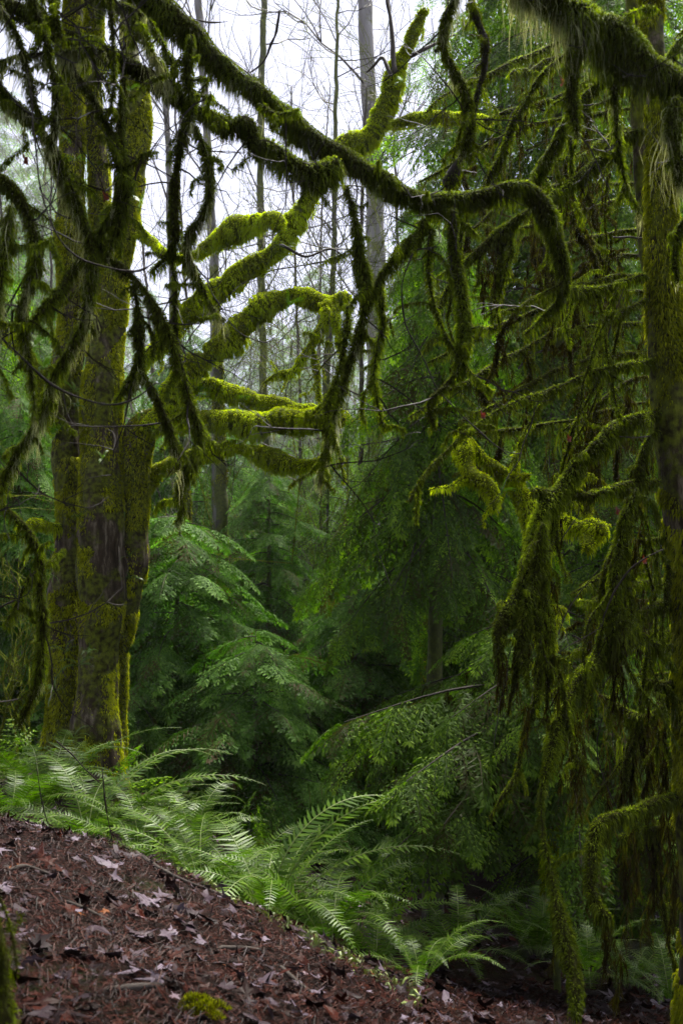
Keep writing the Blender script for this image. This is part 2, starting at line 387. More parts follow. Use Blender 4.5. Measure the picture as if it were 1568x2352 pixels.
# ---------------------------------------------------------------- terrain
CTRL = [(-200, 2352, 1.6), (0, 2352, 2.0), (400, 2352, 2.2), (784, 2352, 2.45), (0, 2150, 2.7), (400, 2200, 2.9), (0, 1890, 4.2), (-300, 1840, 4.4), (-700, 1830, 4.2), (250, 1940, 4.15),
        (500, 2045, 4.0), (690, 2145, 3.8), (800, 2225, 3.6), (900, 2300, 3.3), (990, 2352, 3.0), (1000, 2245, 5.4), (920, 2225, 5.8), (1100, 2500, 2.4), (600, 2600, 1.9),
        (1100, 2262, 5.6), (1500, 2330, 4.7), (1200, 2175, 7.0), (1540, 2215, 6.4), (1700, 2400, 4.2), (1400, 2260, 5.6), (1250, 2330, 4.8), (1000, 2190, 6.4)]
cw = [P(*c) for c in CTRL]
for X, Y, z in [(-1.85, 7.6, .25), (-1.0, 6.2, .05), (-3, 6.5, .40), (-.4, 5.6, -.15), (.1, 5.0, -.25), (.4, 6.5, -.5), (-6, 5, 1.0), (-6, 9, .6), (-12, 12, .8), (0, 9.5, -.75), (3, 10, -1.0), (6, 7, -.9), (12, 12, -1),
                (-2, 12, -.3), (0, 16, -.9), (-20, 30, .5), (0, 40, -1), (20, 30, -1), (30, 80, 0), (-30, 80, 0), (0, 80, 0), (0, 0, .1), (-3, 0, .5), (3, 0, -.7), (0, -4, .1), (-8, -4, .8), (8, -4, -.8), (60, 10, 0), (-60, 10, 2), (60, 90, 1), (-60, 90, 1), (400, 400, 0), (-400, 400, 0), (0, 400, 0), (-400, 0, 0), (400, 0, 0), (0, -60, 0)]:
    cw.append(np.array([X, Y, z]))
cw = np.array(cw)
def _phi(r): return r*1.0   # thin linear kernel: no overshoot
_A = _phi(np.linalg.norm(cw[:, None, :2]-cw[None, :, :2], axis=-1))
_n = len(cw); _B = np.column_stack([np.ones(_n), cw[:, :2]])
_W = np.linalg.solve(np.block([[_A, _B], [_B.T, np.zeros((3, 3))]])+np.diag([1e-3]*_n+[0]*3), np.concatenate([cw[:, 2], [0]*3]))
def terr(X, Y, rough=True):
    X = np.asarray(X, float); Y = np.asarray(Y, float); sh = X.shape; X = X.ravel(); Y = Y.ravel()
    z = np.empty(len(X))
    for i in range(0, len(X), 20000):
        s = slice(i, i+20000); rr = np.hypot(X[s, None]-cw[None, :, 0], Y[s, None]-cw[None, :, 1])
        z[s] = _phi(rr)@_W[:_n]+_W[_n]+_W[_n+1]*X[s]+_W[_n+2]*Y[s]
    if rough:
        q = np.column_stack([X, Y, X*0]); z = z+.02*noise(q, 5, 1)+.010*noise(q, 16, 2)+.05*noise(q, 1.2, 4)*np.clip((np.hypot(X, Y)-4)/4, 0, 1)
    return z.reshape(sh)
def warp(n, a, b, k): # dense near 0
    t = np.linspace(-1, 1, n); s = np.sinh(t*k)/np.sinh(k); return np.where(s < 0, -s*a, s*b)
gx = warp(280, -400, 400, 5.6)
gy = warp(380, -12, 400, 5.6)+3.5
GX, GY = np.meshgrid(gx, gy); GZ = terr(GX, GY)
nx, ny = len(gx), len(gy); i = np.arange(ny-1)[:, None]*nx; j = np.arange(nx-1)[None]
Q = np.stack([i+j, i+j+1, i+nx+j+1, i+nx+j], -1).reshape(-1, 4)
gm, gn, go = new_mat('forest_floor')
g = gn.nodes.new('ShaderNodeNewGeometry'); n1 = gn.nodes.new('ShaderNodeTexNoise'); n1.inputs['Scale'].default_value = 40; n1.inputs['Detail'].default_value = 6; n1.inputs['Roughness'].default_value = .75
gn.links.new(g.outputs['Position'], n1.inputs['Vector'])
c1 = ramp(gn, [(.3, (.004, .003, .002)), (.5, (.014, .007, .005)), (.7, (.030, .015, .011))], n1.outputs['Fac'])
n2 = gn.nodes.new('ShaderNodeTexNoise'); n2.inputs['Scale'].default_value = 1.1; n2.inputs['Detail'].default_value = 5; gn.links.new(g.outputs['Position'], n2.inputs['Vector'])
mr = gn.nodes.new('ShaderNodeMapRange'); mr.inputs[1].default_value = .56; mr.inputs[2].default_value = .62; gn.links.new(n2.outputs['Fac'], mr.inputs[0])
mxg = gn.nodes.new('ShaderNodeMix'); mxg.data_type = 'RGBA'; gn.links.new(mr.outputs[0], mxg.inputs[0]); gn.links.new(c1, mxg.inputs[6]); mxg.inputs[7].default_value = (.030, .035, .010, 1)
bs = gn.nodes.new('ShaderNodeBsdfPrincipled'); bs.inputs['Roughness'].default_value = .8; bs.inputs['Specular IOR Level'].default_value = .08; gn.links.new(mxg.outputs[2], bs.inputs['Base Color'])
bp = gn.nodes.new('ShaderNodeBump'); bp.inputs['Strength'].default_value = 1; bp.inputs['Distance'].default_value = .03; gn.links.new(n1.outputs['Fac'], bp.inputs['Height']); gn.links.new(bp.outputs[0], bs.inputs['Normal'])
gn.links.new(bs.outputs[0], go.inputs[0])
ground = mesh('ground', np.stack([GX, GY, GZ], -1).reshape(-1, 3), [Q], gm); ground['kind'] = 'structure'

# ---------------------------------------------------------------- the mossy maple with several stems
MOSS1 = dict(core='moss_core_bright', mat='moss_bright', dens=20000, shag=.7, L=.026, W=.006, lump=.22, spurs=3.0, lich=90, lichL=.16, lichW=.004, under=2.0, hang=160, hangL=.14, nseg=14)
mp = P(215, 1770, 7.5)
maple = thing('maple_tree', 'old bigleaf maple with several thick mossy stems and bright green limbs, behind the ferns', 'tree', (mp[0], mp[1], terr(mp[0], mp[1])))
def stem(pts, d0, d1=None, cover=0.0, **k):
    sd = nseed(); path = trace(pts, d0, d1, .03, .01, sd); path[:, 3] *= .97; env_ = np.minimum(1, np.linspace(0, 6, len(path))); path[:, 0] += env_*.03*noise(path[:, :3], 1.9, sd+2); path[:, 1] += env_*.05*noise(path[:, :3], 1.7, sd+4)
    path[:, 3] *= 1+.16*noise(path[:, :3], 2.6, sd+1); V, Q = tube(path, 64, .16, 4, sd, cap=False); ax = np.repeat(path[:, :3], 64, 0); dn = nrm(V-ax); rr = np.repeat(path[:, 3], 64)
    V = V+dn*(rr*(.10*noise(V*[1, 1, .25], 14, sd+5)+.05*noise(V*[1, 1, .6], 42, sd+7))+.006*noise(V*[1, 1, .3], 90, sd+8))[:, None]
    o = mesh('stem', V, [Q], M['bark_maple'], maple)
    a = Acc(); moss_on(a, path, k.get('dens', 14000), .034, .010, sd, shag=.9, under=1.2, lump=.16, cover=cover, top=.7, lfq=4, tone=(.4, 1.15))
    # moss cushions stand off the bark
    a.build('moss', M['moss_trunk'], o)
    return o
stem([(160, 1850, 75), (155, 1760, 66), (150, 1600, 46), (155, 1400, 42), (168, 1176, 38), (158, 1000, 36), (160, 850, 34), (170, 700, 34), (165, 588, 32), (160, 450, 33), (163, 300, 34), (165, 200, 32), (172, 100, 26), (178, 0, 22), (184, -140, 18), (180, -420, 14), (192, -800, 8), (188, -1100, 2)], 7.6, 7.9, -.3)
stem([(222, 1850, 80), (220, 1760, 62), (222, 1600, 48), (230, 1400, 50), (235, 1176, 52), (235, 1000, 50), (245, 850, 50), (258, 700, 44), (268, 600, 38), (290, 500, 30), (305, 400, 30), (318, 300, 34), (315, 200, 31), (306, 130, 22), (300, 60, 16), (296, -20, 13), (300, -250, 10), (290, -520, 6), (294, -700, 2)], 7.3, 7.7, -.05)
stem([(255, 1850, 50), (262, 1700, 34), (264, 1600, 30), (275, 1450, 32), (298, 1300, 34), (308, 1176, 28), (312, 1080, 30), (318, 1010, 34), (330, 975, 30), (350, 960, 24)], 7.7, 7.5, -.4)
stem([(240, 760, 20), (238, 640, 24), (232, 500, 22), (232, 350, 20), (222, 200, 22), (214, 60, 24), (210, -80, 20), (200, -400, 15), (206, -800, 8), (200, -1150, 2)], 7.9, 8.1, -.4)
LIMBS = [
 ([(315, 1010, 26), (345, 975, 28), (390, 965, 26), (450, 965, 27), (520, 965, 28), (590, 967, 28), (650, 962, 33), (700, 958, 28), (745, 957, 22), (800, 962, 15), (860, 966, 9), (900, 972, 4)], 7.5, 7.3),
 ([(390, 925, 14), (455, 885, 14), (490, 890, 22), (530, 902, 24), (580, 915, 23), (640, 928, 20), (700, 938, 13), (745, 945, 9), (800, 955, 6)], 7.4, 7.9),
 ([(318, 1150, 16), (335, 1120, 22), (370, 1080, 26), (415, 1055, 22), (475, 1040, 18), (530, 1028, 16), (580, 1035, 18), (625, 1050, 20), (675, 1068, 22), (740, 1065, 14), (790, 1055, 8)], 7.6, 7.2),
 ([(330, 990, 18), (385, 935, 24), (400, 900, 27), (440, 850, 30), (495, 810, 32), (540, 765, 31), (570, 730, 29), (600, 692, 28), (640, 692, 20), (680, 675, 21), (720, 690, 22), (755, 697, 18), (790, 685, 17), (798, 700, 10)], 7.4, 7.2),
 ([(300, 880, 14), (355, 800, 18), (415, 745, 21), (440, 720, 26), (490, 670, 28), (530, 640, 28), (580, 612, 26), (625, 575, 24), (665, 520, 27), (700, 460, 24), (740, 405, 21), (784, 350, 25), (830, 325, 28), (862, 290, 28), (890, 245, 26), (905, 200, 26), (925, 150, 23), (945, 100, 18), (962, 60, 14), (975, 20, 8)], 7.7, 7.2),
 ([(400, 600, 10), (460, 575, 14), (500, 548, 25), (550, 528, 29), (600, 512, 27), (630, 506, 21), (640, 512, 15), (641, 530, 12)], 7.8, 7.1),
 ([(895, 285, 5), (925, 280, 10), (950, 272, 16), (1000, 268, 18), (1045, 272, 17), (1105, 275, 13), (1130, 280, 4)], 7.1, 7.0),
 ([(296, 470, 10), (305, 500, 12), (325, 535, 12), (350, 552, 12), (372, 570, 9), (395, 600, 6)], 7.6, 7.2),
 ([(745, 705, 8), (748, 735, 12), (722, 775, 9), (700, 812, 8), (670, 855, 9), (630, 868, 6), (600, 885, 3)], 7.1, 7.0),
 ([(716, 785, 6), (722, 830, 7), (728, 875, 7), (737, 925, 4)], 7.1, 7.0),
 ([(770, 700, 8), (775, 740, 9), (784, 800, 7), (788, 850, 4)], 7.15, 7.0),
 ([(-60, 690, 22), (-10, 735, 22), (20, 765, 24), (55, 800, 22), (80, 840, 20), (95, 890, 22), (108, 940, 18), (140, 1000, 14)], 7.2, 7.6),
 ([(40, 1212, 7), (60, 1206, 10), (90, 1204, 12), (140, 1208, 12)], 7.2, 7.6),
 ([(165, 180, 8), (200, 140, 10), (240, 150, 9), (280, 130, 6)], 7.7, 7.3),
]
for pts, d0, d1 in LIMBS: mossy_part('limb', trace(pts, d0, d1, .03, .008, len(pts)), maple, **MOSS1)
# bare twig ends on the high limb
for pts in ([(907, 170, 7), (903, 110, 5), (893, 30, 4), (888, -20, 3)], [(900, 175, 6), (880, 130, 4), (860, 150, 3), (840, 170, 2)], [(940, 130, 6), (1000, 100, 4), (1050, 80, 2)], [(640, 560, 4), (700, 590, 3), (760, 570, 2), (800, 600, 1.5)]):
    V, Q = tube(trace(pts, 7.1, 7.3, .03, .01, 3), 6, .1, 20); mesh('twig', V, [Q], M['bark_twig'], maple)

# second maple at the right, behind the hanging curtains
m2 = P(1245, 1800, 5.1)
maple2 = thing('maple_tree', 'smaller maple with glowing yellow moss cushions on crooked limbs, behind the dark hanging moss', 'tree', (m2[0], m2[1], terr(m2[0], m2[1])))
for pts, d0, d1 in [
 ([(1262, 2050, 20), (1258, 1800, 17), (1252, 1600, 16), (1240, 1420, 16), (1236, 1300, 17), (1222, 1210, 20), (1198, 1140, 22), (1170, 1100, 22), (1135, 1070, 19), (1095, 1030, 15), (1050, 985, 8)], 5.1, 5.0),
 ([(1060, 1000, 10), (1062, 1020, 17), (1066, 1065, 18), (1088, 1098, 18), (1113, 1120, 18), (1131, 1150, 15), (1135, 1178, 6)], 5.0, 4.8),
 ([(1190, 1115, 7), (1185, 1070, 6), (1183, 1040, 4)], 5.0, 4.9), ([(1165, 1100, 8), (1200, 1092, 8), (1225, 1088, 4)], 5.0, 4.8),
 ([(1225, 1210, 10), (1262, 1185, 20), (1295, 1192, 20), (1330, 1212, 19), (1360, 1208, 17), (1388, 1220, 13), (1400, 1235, 5)], 5.0, 4.7),
 ([(1348, 1205, 14), (1350, 1235, 16), (1345, 1262, 8)], 4.8, 4.7),
 ([(1400, 1210, 4), (1360, 1190, 4), (1330, 1160, 6), (1310, 1120, 5), (1350, 1090, 5), (1370, 1105, 4)], 5.7, 5.4),
 ([(1237, 1330, 9), (1222, 1370, 10), (1205, 1398, 9), (1195, 1410, 5)], 5.0, 4.7), ([(1240, 1340, 9), (1255, 1390, 9), (1290, 1400, 8), (1300, 1412, 4)], 5.0, 4.8)]:
    mossy_part('limb', trace(pts, d0, d1, .03, .008, len(pts)), maple2, **MOSS1)

# ---------------------------------------------------------------- foreground branches hanging into view
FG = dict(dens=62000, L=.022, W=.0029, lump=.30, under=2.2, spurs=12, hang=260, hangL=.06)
HUNG = 'moss draped branches hanging from above at the left'
def branch(label, parts, group=None, name='mossy_branch', cat='branch'):
    x, y = parts[0][0][0][:2]; p = P(x, y, parts[0][1])
    t = thing(name, label, cat, p, group)
    def reach(q, e):
        q = [tuple(map(float, z)) for z in q]
        for end in ((0, 1), (-1, -2)):
            (x, y, r_), (x2, y2, _) = q[end[0]], q[end[1]]
            if 0 < x < 1568 and y > -5: continue
            v = np.array([x-x2, y-y2]); v = v/max(np.hypot(*v), 1)
            if y < 0: new = [(x+v[0]*90-20, y-180, r_*1.05), (x+v[0]*130-60, y-480, r_*1.15), (x-120, y-900, r_*1.3)]
            else: new = [(x+v[0]*200, y+v[1]*200-30, r_*1.05), (x+v[0]*480, y+v[1]*300-150, r_*1.15), (x+v[0]*800, y-420, r_*1.3)]
            q = new[::-1]+q if end[0] == 0 else q+new
        return q
    for pr in parts:
        pts, d0, d1 = pr[:3]; pts = reach(pts, 0) if name == 'mossy_branch' else pts; k = dict(FG); k.update(pr[3] if len(pr) > 3 else {})
        pth = trace(pts, d0, d1, .012, .006, nseed())*[1, 1, 1, .82 if sorted(z[2] for z in pr[0])[len(pr[0])//2] > 20 else .68]
        mossy_part('branch' if pr is parts[0] else 'side_branch', pth, t, **k)
        rgb = np.random.default_rng(len(bpy.data.objects))
        for q in range(int(np.linalg.norm(np.diff(pth[:, :3], axis=0), axis=1).sum()*5+rgb.random()) if name == 'mossy_branch' else 0):
            kx = int(rgb.integers(3, len(pth)-1)); tw = []
            twigs(pth[kx, :3], np.array([rgb.normal(0, .8), rgb.normal(0, .4), -.5+rgb.normal(0, .6)]), rgb.uniform(.10, .30), .0034, 1, rgb, tw, .22)
            ta = Acc(); prisms(ta, np.array([z[0] for z in tw]), np.array([z[1] for z in tw]), np.maximum([z[2] for z in tw], .0012), np.maximum([z[3] for z in tw], .0009), 0); ta.build('twig', M['bark_wet'], t, smooth=False)
    return t
LI = dict(lich=800, lichL=.13); LI2 = dict(lich=900, lichL=.20, lpatch=-.2); HV = dict(hang=500, hangL=.10)
branch('thickest dark mossy branch, sweeping from top left and hooking over right of centre', [
 ([(300, -50, 30), (340, -5, 32), (385, 38, 34), (450, 95, 36), (520, 152, 35), (590, 215, 33), (660, 280, 31), (720, 332, 30), (784, 375, 31), (850, 402, 33), (915, 440, 31), (975, 465, 30), (1050, 456, 25), (1120, 442, 22), (1190, 432, 22), (1235, 458, 27), (1263, 510, 26), (1283, 570, 20), (1289, 640, 17), (1275, 690, 15), (1235, 735, 9), (1198, 764, 5)], 2.7, 3.3, dict(lich=500, lichL=.13, hang=900, hangL=.09, L=.026, hpatch=-.1)),
 ([(792, 425, 10), (808, 480, 13), (820, 540, 15), (828, 600, 20), (838, 650, 23), (842, 690, 25), (832, 730, 21), (820, 780, 15), (803, 830, 11), (788, 880, 9), (768, 950, 8), (752, 1015, 6), (738, 1080, 4), (733, 1112, 2)], 3.0, 3.1, dict(LI, **HV)),
 ([(975, 500, 12), (960, 535, 20), (920, 585, 22), (880, 638, 20), (862, 668, 16), (848, 690, 12)], 3.1, 3.05, dict(lich=300, **HV)),
 ([(868, 660, 9), (880, 740, 10), (868, 800, 9), (860, 860, 9), (868, 930, 6), (882, 985, 3)], 3.1, 3.1, HV),
 ([(800, 700, 9), (788, 760, 11), (780, 840, 9), (762, 900, 9), (746, 950, 10), (745, 1005, 4)], 3.1, 3.0, HV),
 ([(1038, 480, 14), (1045, 588, 17), (1055, 650, 19), (1064, 720, 20), (1066, 790, 18), (1060, 840, 14), (1046, 868, 11), (1022, 893, 10), (997, 912, 9), (989, 940, 8), (1000, 985, 5)], 3.1, 3.0, dict(LI, **HV)),
 ([(990, 520, 6), (984, 588, 7), (984, 640, 7), (999, 713, 6), (1024, 773, 5), (1059, 828, 4), (1094, 868, 3), (1134, 898, 1.5)], 3.1, 3.0, dict(hang=200)),
 ([(438, 80, 12), (437, 130, 18), (434, 175, 19), (444, 220, 15), (440, 260, 12), (431, 290, 10), (420, 320, 13), (410, 380, 15), (403, 450, 15), (400, 500, 16), (400, 550, 16), (375, 597, 14), (345, 625, 8)], 2.8, 2.9, dict(lich=700, lichL=.10, lpatch=0)),
 ([(445, 285, 8), (468, 350, 12), (478, 410, 12), (478, 460, 12), (460, 500, 14), (435, 530, 15), (428, 570, 15), (440, 612, 12), (456, 645, 8), (480, 690, 5), (520, 740, 2)], 2.8, 2.9, LI),
 ([(600, 240, 7), (640, 262, 4), (690, 250, 2)], 2.9, 2.8)])
branch('dark mossy branch crossing the upper left just below the thickest one', [
 ([(-30, -20, 22), (50, 20, 24), (100, 55, 24), (160, 88, 24), (230, 122, 22), (320, 172, 21), (380, 203, 21), (450, 246, 22), (485, 268, 21), (527, 294, 21), (560, 290, 24), (578, 315, 21), (582, 342, 17), (600, 345, 22), (630, 350, 25), (675, 382, 22), (725, 398, 22), (784, 380, 18)], 2.5, 2.95, dict(lich=1100, lichL=.15, hang=700, hangL=.07, L=.024, lpatch=-.1)),
 ([(-40, 140, 5), (0, 136, 5), (30, 130, 7), (100, 124, 8), (170, 120, 8), (215, 118, 8), (240, 128, 7)], 2.45, 2.6, dict(lich=1900, lichL=.16, lpatch=-.5)),
 ([(165, 120, 9), (172, 160, 10), (190, 192, 13), (220, 242, 14), (250, 302, 15), (270, 370, 15), (277, 425, 15), (268, 478, 14), (245, 518, 14), (222, 550, 12)], 2.6, 2.7, dict(lich=500, lichL=.10)),
 ([(285, 170, 9), (280, 230, 11), (270, 300, 11), (286, 380, 11), (296, 440, 12), (286, 492, 12), (270, 540, 12), (250, 585, 9)], 2.65, 2.7, dict(lich=900, lichL=.10, lpatch=-.2)),
 ([(470, 262, 7), (480, 240, 6), (486, 215, 4)], 2.75, 2.7)])
branch('long mossy bough curving from the left edge past the maple to the lower left', [
 ([(-40, 165, 14), (0, 203, 15), (30, 230, 16), (70, 267, 17), (110, 320, 18), (140, 372, 18), (165, 430, 17), (185, 490, 18), (205, 545, 18), (213, 600, 18), (208, 663, 18), (197, 738, 17), (175, 788, 15), (150, 828, 14), (125, 873, 13), (100, 938, 13), (65, 998, 12), (30, 1058, 12), (5, 1118, 11), (-25, 1165, 8)], 2.6, 2.8, dict(lich=900, lichL=.13, lpatch=-.1)),
 ([(190, 590, 10), (160, 630, 15), (135, 670, 15), (105, 705, 13), (76, 745, 6)], 2.7, 2.6, dict(lich=300, lichL=.08)),
 ([(215, 545, 8), (250, 590, 14), (285, 618, 16), (320, 655, 16), (350, 700, 17), (375, 740, 17), (394, 780, 15), (403, 830, 12), (410, 870, 8)], 2.7, 2.8, dict(lich=600, lichL=.10)),
 ([(305, 640, 10), (316, 708, 15), (322, 770, 16), (320, 830, 16), (305, 875, 14), (280, 910, 12), (260, 938, 7)], 2.75, 2.8, dict(lich=600, lichL=.09)),
 ([(320, 850, 8), (345, 890, 10), (363, 935, 12), (383, 975, 13), (398, 1030, 10), (409, 1078, 5)], 2.75, 2.8, LI)])
branch('mossy branch hanging at the far left edge, bowed like a bracket', [
 ([(-20, 395, 14), (5, 420, 17), (32, 445, 20), (56, 482, 21), (73, 530, 21), (81, 588, 21), (74, 640, 21), (58, 690, 18), (54, 735, 17), (62, 790, 15), (72, 850, 10), (78, 920, 5), (80, 965, 2)], 2.5, 2.6, dict(lich=500, lichL=.10))], HUNG)
branch('upright mossy branch dropping from the top left corner past the horizontal twig', [
 ([(62, -30, 16), (80, 25, 20), (97, 65, 20), (108, 125, 18), (120, 190, 15), (123, 250, 15), (116, 310, 13), (108, 350, 7)], 2.4, 2.5, dict(lich=900, lichL=.12, lpatch=-.2))], HUNG)
branch('narrow dark branch dropping beside the left frame edge at the very top', [
 ([(-5, -10, 10), (8, 25, 11), (30, 65, 13), (50, 112, 13), (68, 190, 14), (78, 240, 12), (103, 290, 7)], 2.45, 2.55, dict(lich=900, lichL=.12, lpatch=-.2))], HUNG)
branch('short dark branch stub pointing down from the top edge left of the maple crown', [
 ([(125, -20, 17), (130, 30, 17), (135, 65, 15), (142, 95, 10)], 2.3, 2.35, dict(lich=500, lichL=.08))], HUNG)
branch('thin dark twig hanging straight down from the top edge between the two maple crowns', [
 ([(253, -20, 6), (258, 50, 7), (262, 130, 7), (258, 200, 5), (250, 260, 3)], 2.4, 2.5, dict(lich=300, lichL=.06))], HUNG)
branch('stubby mossy branch running from the top edge to the start of the thickest branch', [
 ([(205, -25, 14), (235, -5, 17), (268, 12, 18), (300, 22, 16), (335, 38, 10)], 2.7, 2.7, dict(lich=900, lichL=.12, lpatch=-.3)),
 ([(300, 25, 7), (325, 80, 10), (350, 122, 11), (380, 167, 12), (406, 200, 9)], 2.7, 2.8, dict(lich=1300, lichL=.12, lpatch=-.3)),
 ([(338, 40, 7), (365, 95, 9), (388, 140, 10), (403, 178, 8)], 2.8, 2.85, dict(lich=1500, lichL=.14, lpatch=-.4))])
branch('thin mossy vine hanging in front of the bright limbs, hooked at its foot', [
 ([(392, 560, 4), (398, 640, 6), (404, 740, 8), (410, 800, 10), (425, 868, 11), (440, 938, 13), (456, 990, 15), (450, 1040, 17), (426, 1085, 15), (410, 1130, 12), (418, 1170, 8), (402, 1205, 4)], 2.9, 3.0, dict(lich=400, lichL=.10)),
 ([(440, 938, 5), (458, 978, 6), (490, 1018, 5), (515, 1035, 2)], 3.0, 3.0)], HUNG)
branch('drooping mossy branch at the left edge just below the bent one, with a curled end', [
 ([(25, 470, 9), (22, 520, 13), (12, 570, 14), (2, 640, 12), (-10, 700, 8)], 2.4, 2.4, LI)], HUNG)
branch('thin crooked moss covered branch hanging low at the left in front of the cedars', [
 ([(-40, 1080, 8), (-10, 1130, 8), (14, 1172, 9), (50, 1208, 10), (75, 1248, 12), (90, 1301, 12), (92, 1366, 13), (101, 1416, 13), (97, 1476, 12), (95, 1536, 12), (88, 1580, 10), (70, 1625, 7), (48, 1672, 4)], 2.9, 3.0, dict(lich=300, lichL=.06, hang=300)),
 ([(85, 1310, 6), (60, 1345, 8), (35, 1400, 7), (15, 1440, 5)], 2.95, 2.9, HV)])
# right hand group hanging in front of the conifers
branch('black bare hanging branch ending in a mossy bulb, right of the pale trunk', [
 ([(1076, -30, 16), (1090, 35, 18), (1104, 80, 17), (1111, 125, 15), (1110, 160, 14), (1099, 195, 12), (1089, 240, 12), (1078, 300, 10), (1064, 345, 10), (1050, 378, 19), (1036, 408, 22), (1018, 432, 14)], 3.0, 3.1, dict(dens=26000, L=.02, core='bark_wet', corer=.95, cover=-.1)),
 ([(1045, -30, 13), (1024, 40, 14), (1018, 90, 15), (1028, 130, 14), (1048, 165, 12), (1066, 205, 12), (1073, 245, 15), (1076, 300, 13), (1066, 345, 8), (1050, 375, 5)], 3.0, 3.0, dict(lich=800, lichL=.14, lpatch=-.2, **HV)),
 ([(1085, 230, 6), (1060, 300, 5), (1040, 370, 4)], 3.0, 3.1, HV)])
branch('massive shaggy branch crossing the top right corner with long pale beards', [
 ([(1190, -60, 26), (1240, -20, 32), (1300, 22, 38), (1360, 45, 39), (1410, 80, 38), (1455, 118, 36), (1500, 165, 34), (1568, 208, 34), (1640, 240, 34)], 2.9, 2.7, dict(lich=2600, lichL=.15, hang=1400, hangL=.18, L=.042, lpatch=-.3, hpatch=-.3)),
 ([(1332, 70, 12), (1320, 140, 18), (1311, 205, 20), (1317, 260, 18), (1326, 300, 10), (1328, 322, 3)], 2.85, 2.85, dict(lich=500, lichL=.10, **HV)),
 ([(1548, 220, 16), (1546, 300, 20), (1552, 370, 18), (1560, 430, 10)], 2.7, 2.7, dict(lich=900, lichL=.2, lpatch=-.3)),
 ([(1405, 130, 9), (1408, 220, 10), (1412, 300, 9), (1424, 380, 7), (1440, 440, 5), (1470, 500, 3)], 2.8, 2.9, dict(lich=700, lichL=.12))])
branch('mossy spray hanging into the right edge beside the tall trunk', [
 ([(1590, 60, 10), (1550, 90, 13), (1530, 130, 14), (1515, 180, 9)], 3.3, 3.3, dict(lich=900, lichL=.15, lpatch=-.3)),
 ([(1590, 480, 12), (1560, 530, 16), (1552, 600, 16), (1560, 650, 8)], 3.1, 3.1, dict(lich=600, lichL=.12))])

# ---------------------------------------------------------------- the tall trunk at the right, its moss-hung branches
tp = P(1600, 2352, 3.9)
right = thing('hemlock_trunk_tree', 'tall moss streaked hemlock at the right edge with drooping moss hung branches', 'tree', (tp[0], tp[1], terr(tp[0], tp[1])))
right.name = 'hemlock_tree'
def rtrunk(name, pts, d0, d1, cover):
    sd = nseed(); path = trace(pts, d0, d1, .03, .006, sd)
    path[:, 3] *= .86; path[:, 0] += .012
    V, Q = tube(path, 60, .12, 5, sd, cap=False); ax = np.repeat(path[:, :3], 60, 0); dn = nrm(V-ax); rr = np.repeat(path[:, 3], 60)
    V = V+dn*(rr*(.10*noise(V*[1, 1, .2], 26, sd+5)+.06*noise(V*[1, 1, .35], 60, sd+7)))[:, None]
    o = mesh(name, V, [Q], M['bark_maple'], right)
    a = Acc(); moss_on(a, path, 24000, .040, .0060, sd, shag=1.3, under=1.1, lump=.12, cover=cover+.3, tone=(.35, 1.15), lfq=5); a.build('moss', M['moss_trunk'], o)
rtrunk('trunk', [(1625, 2500, 110), (1612, 2352, 85), (1602, 2200, 62), (1598, 2000, 56), (1592, 1764, 52), (1578, 1400, 52), (1550, 1100, 50), (1524, 750, 45), (1512, 588, 42), (1508, 400, 34), (1502, 200, 32), (1490, -20, 30), (1485, -120, 30), (1478, -600, 27), (1470, -1400, 22), (1465, -2400, 14), (1462, -3300, 3)], 3.9, 4.0, -.75)
rtrunk('stem', [(1500, 760, 16), (1486, 640, 20), (1472, 500, 21), (1464, 300, 21), (1452, 120, 21), (1445, -30, 22), (1442, -120, 22), (1432, -700, 18), (1425, -1500, 12), (1420, -2200, 2)], 4.1, 4.2, -.2)
RB = dict(spurs=6, dens=42000, L=.028, W=.0042, lump=.2, hang=700, hangL=.20, under=2.2)
RPATHS = []
def rb(pts, d0, d1, **k):
    kk = dict(RB); fat = len(RPATHS) in (3, 7, 8, 11); kk.update(dict(hang=450, hangL=.12, tone=(.15, 1.0)) if fat else {}); kk.update(k); pth = trace(pts, d0, d1, .015, .006, nseed())*[1, 1, 1, .86 if fat else .72]; RPATHS.append(pth); mossy_part('branch', pth, right, **kk)
rb([(1480, 630, 6), (1434, 643, 8), (1384, 663, 10), (1334, 668, 9), (1302, 660, 6)], 3.9, 3.7)
rb([(1485, 685, 5), (1429, 713, 6), (1376, 737, 4)], 3.9, 3.7)
rb([(1500, 830, 8), (1434, 838, 9), (1374, 848, 10), (1334, 863, 8), (1284, 888, 7), (1234, 908, 6), (1184, 923, 5), (1134, 948, 3), (1084, 983, 3), (1034, 1023, 2.5), (984, 1073, 2), (940, 1150, 1.5)], 3.9, 3.3, hang=300, hangL=.12)
rb([(1510, 950, 12), (1449, 963, 15), (1409, 983, 17), (1379, 1008, 17), (1349, 1038, 18), (1324, 1068, 18), (1304, 1098, 17), (1284, 1128, 17), (1260, 1160, 18), (1240, 1190, 16), (1215, 1290, 16), (1178, 1380, 19), (1150, 1441, 19), (1138, 1510, 10)], 3.9, 3.5, tails=(5, .12, .28, .025, 80))
rb([(1245, 1200, 12), (1236, 1320, 17), (1219, 1376, 18), (1199, 1456, 16), (1194, 1540, 8)], 3.6, 3.5, tails=(4, .2, .4, .03, 90))
rb([(1248, 1200, 8), (1244, 1326, 10), (1250, 1400, 12), (1254, 1476, 14), (1259, 1570, 7)], 3.6, 3.6, tails=(5, .2, .5, .035, 90))
rb([(1515, 1106, 10), (1449, 1113, 12), (1399, 1128, 13), (1349, 1143, 13), (1310, 1136, 11), (1284, 1138, 11), (1249, 1133, 14), (1219, 1128, 11)], 3.9, 3.7)
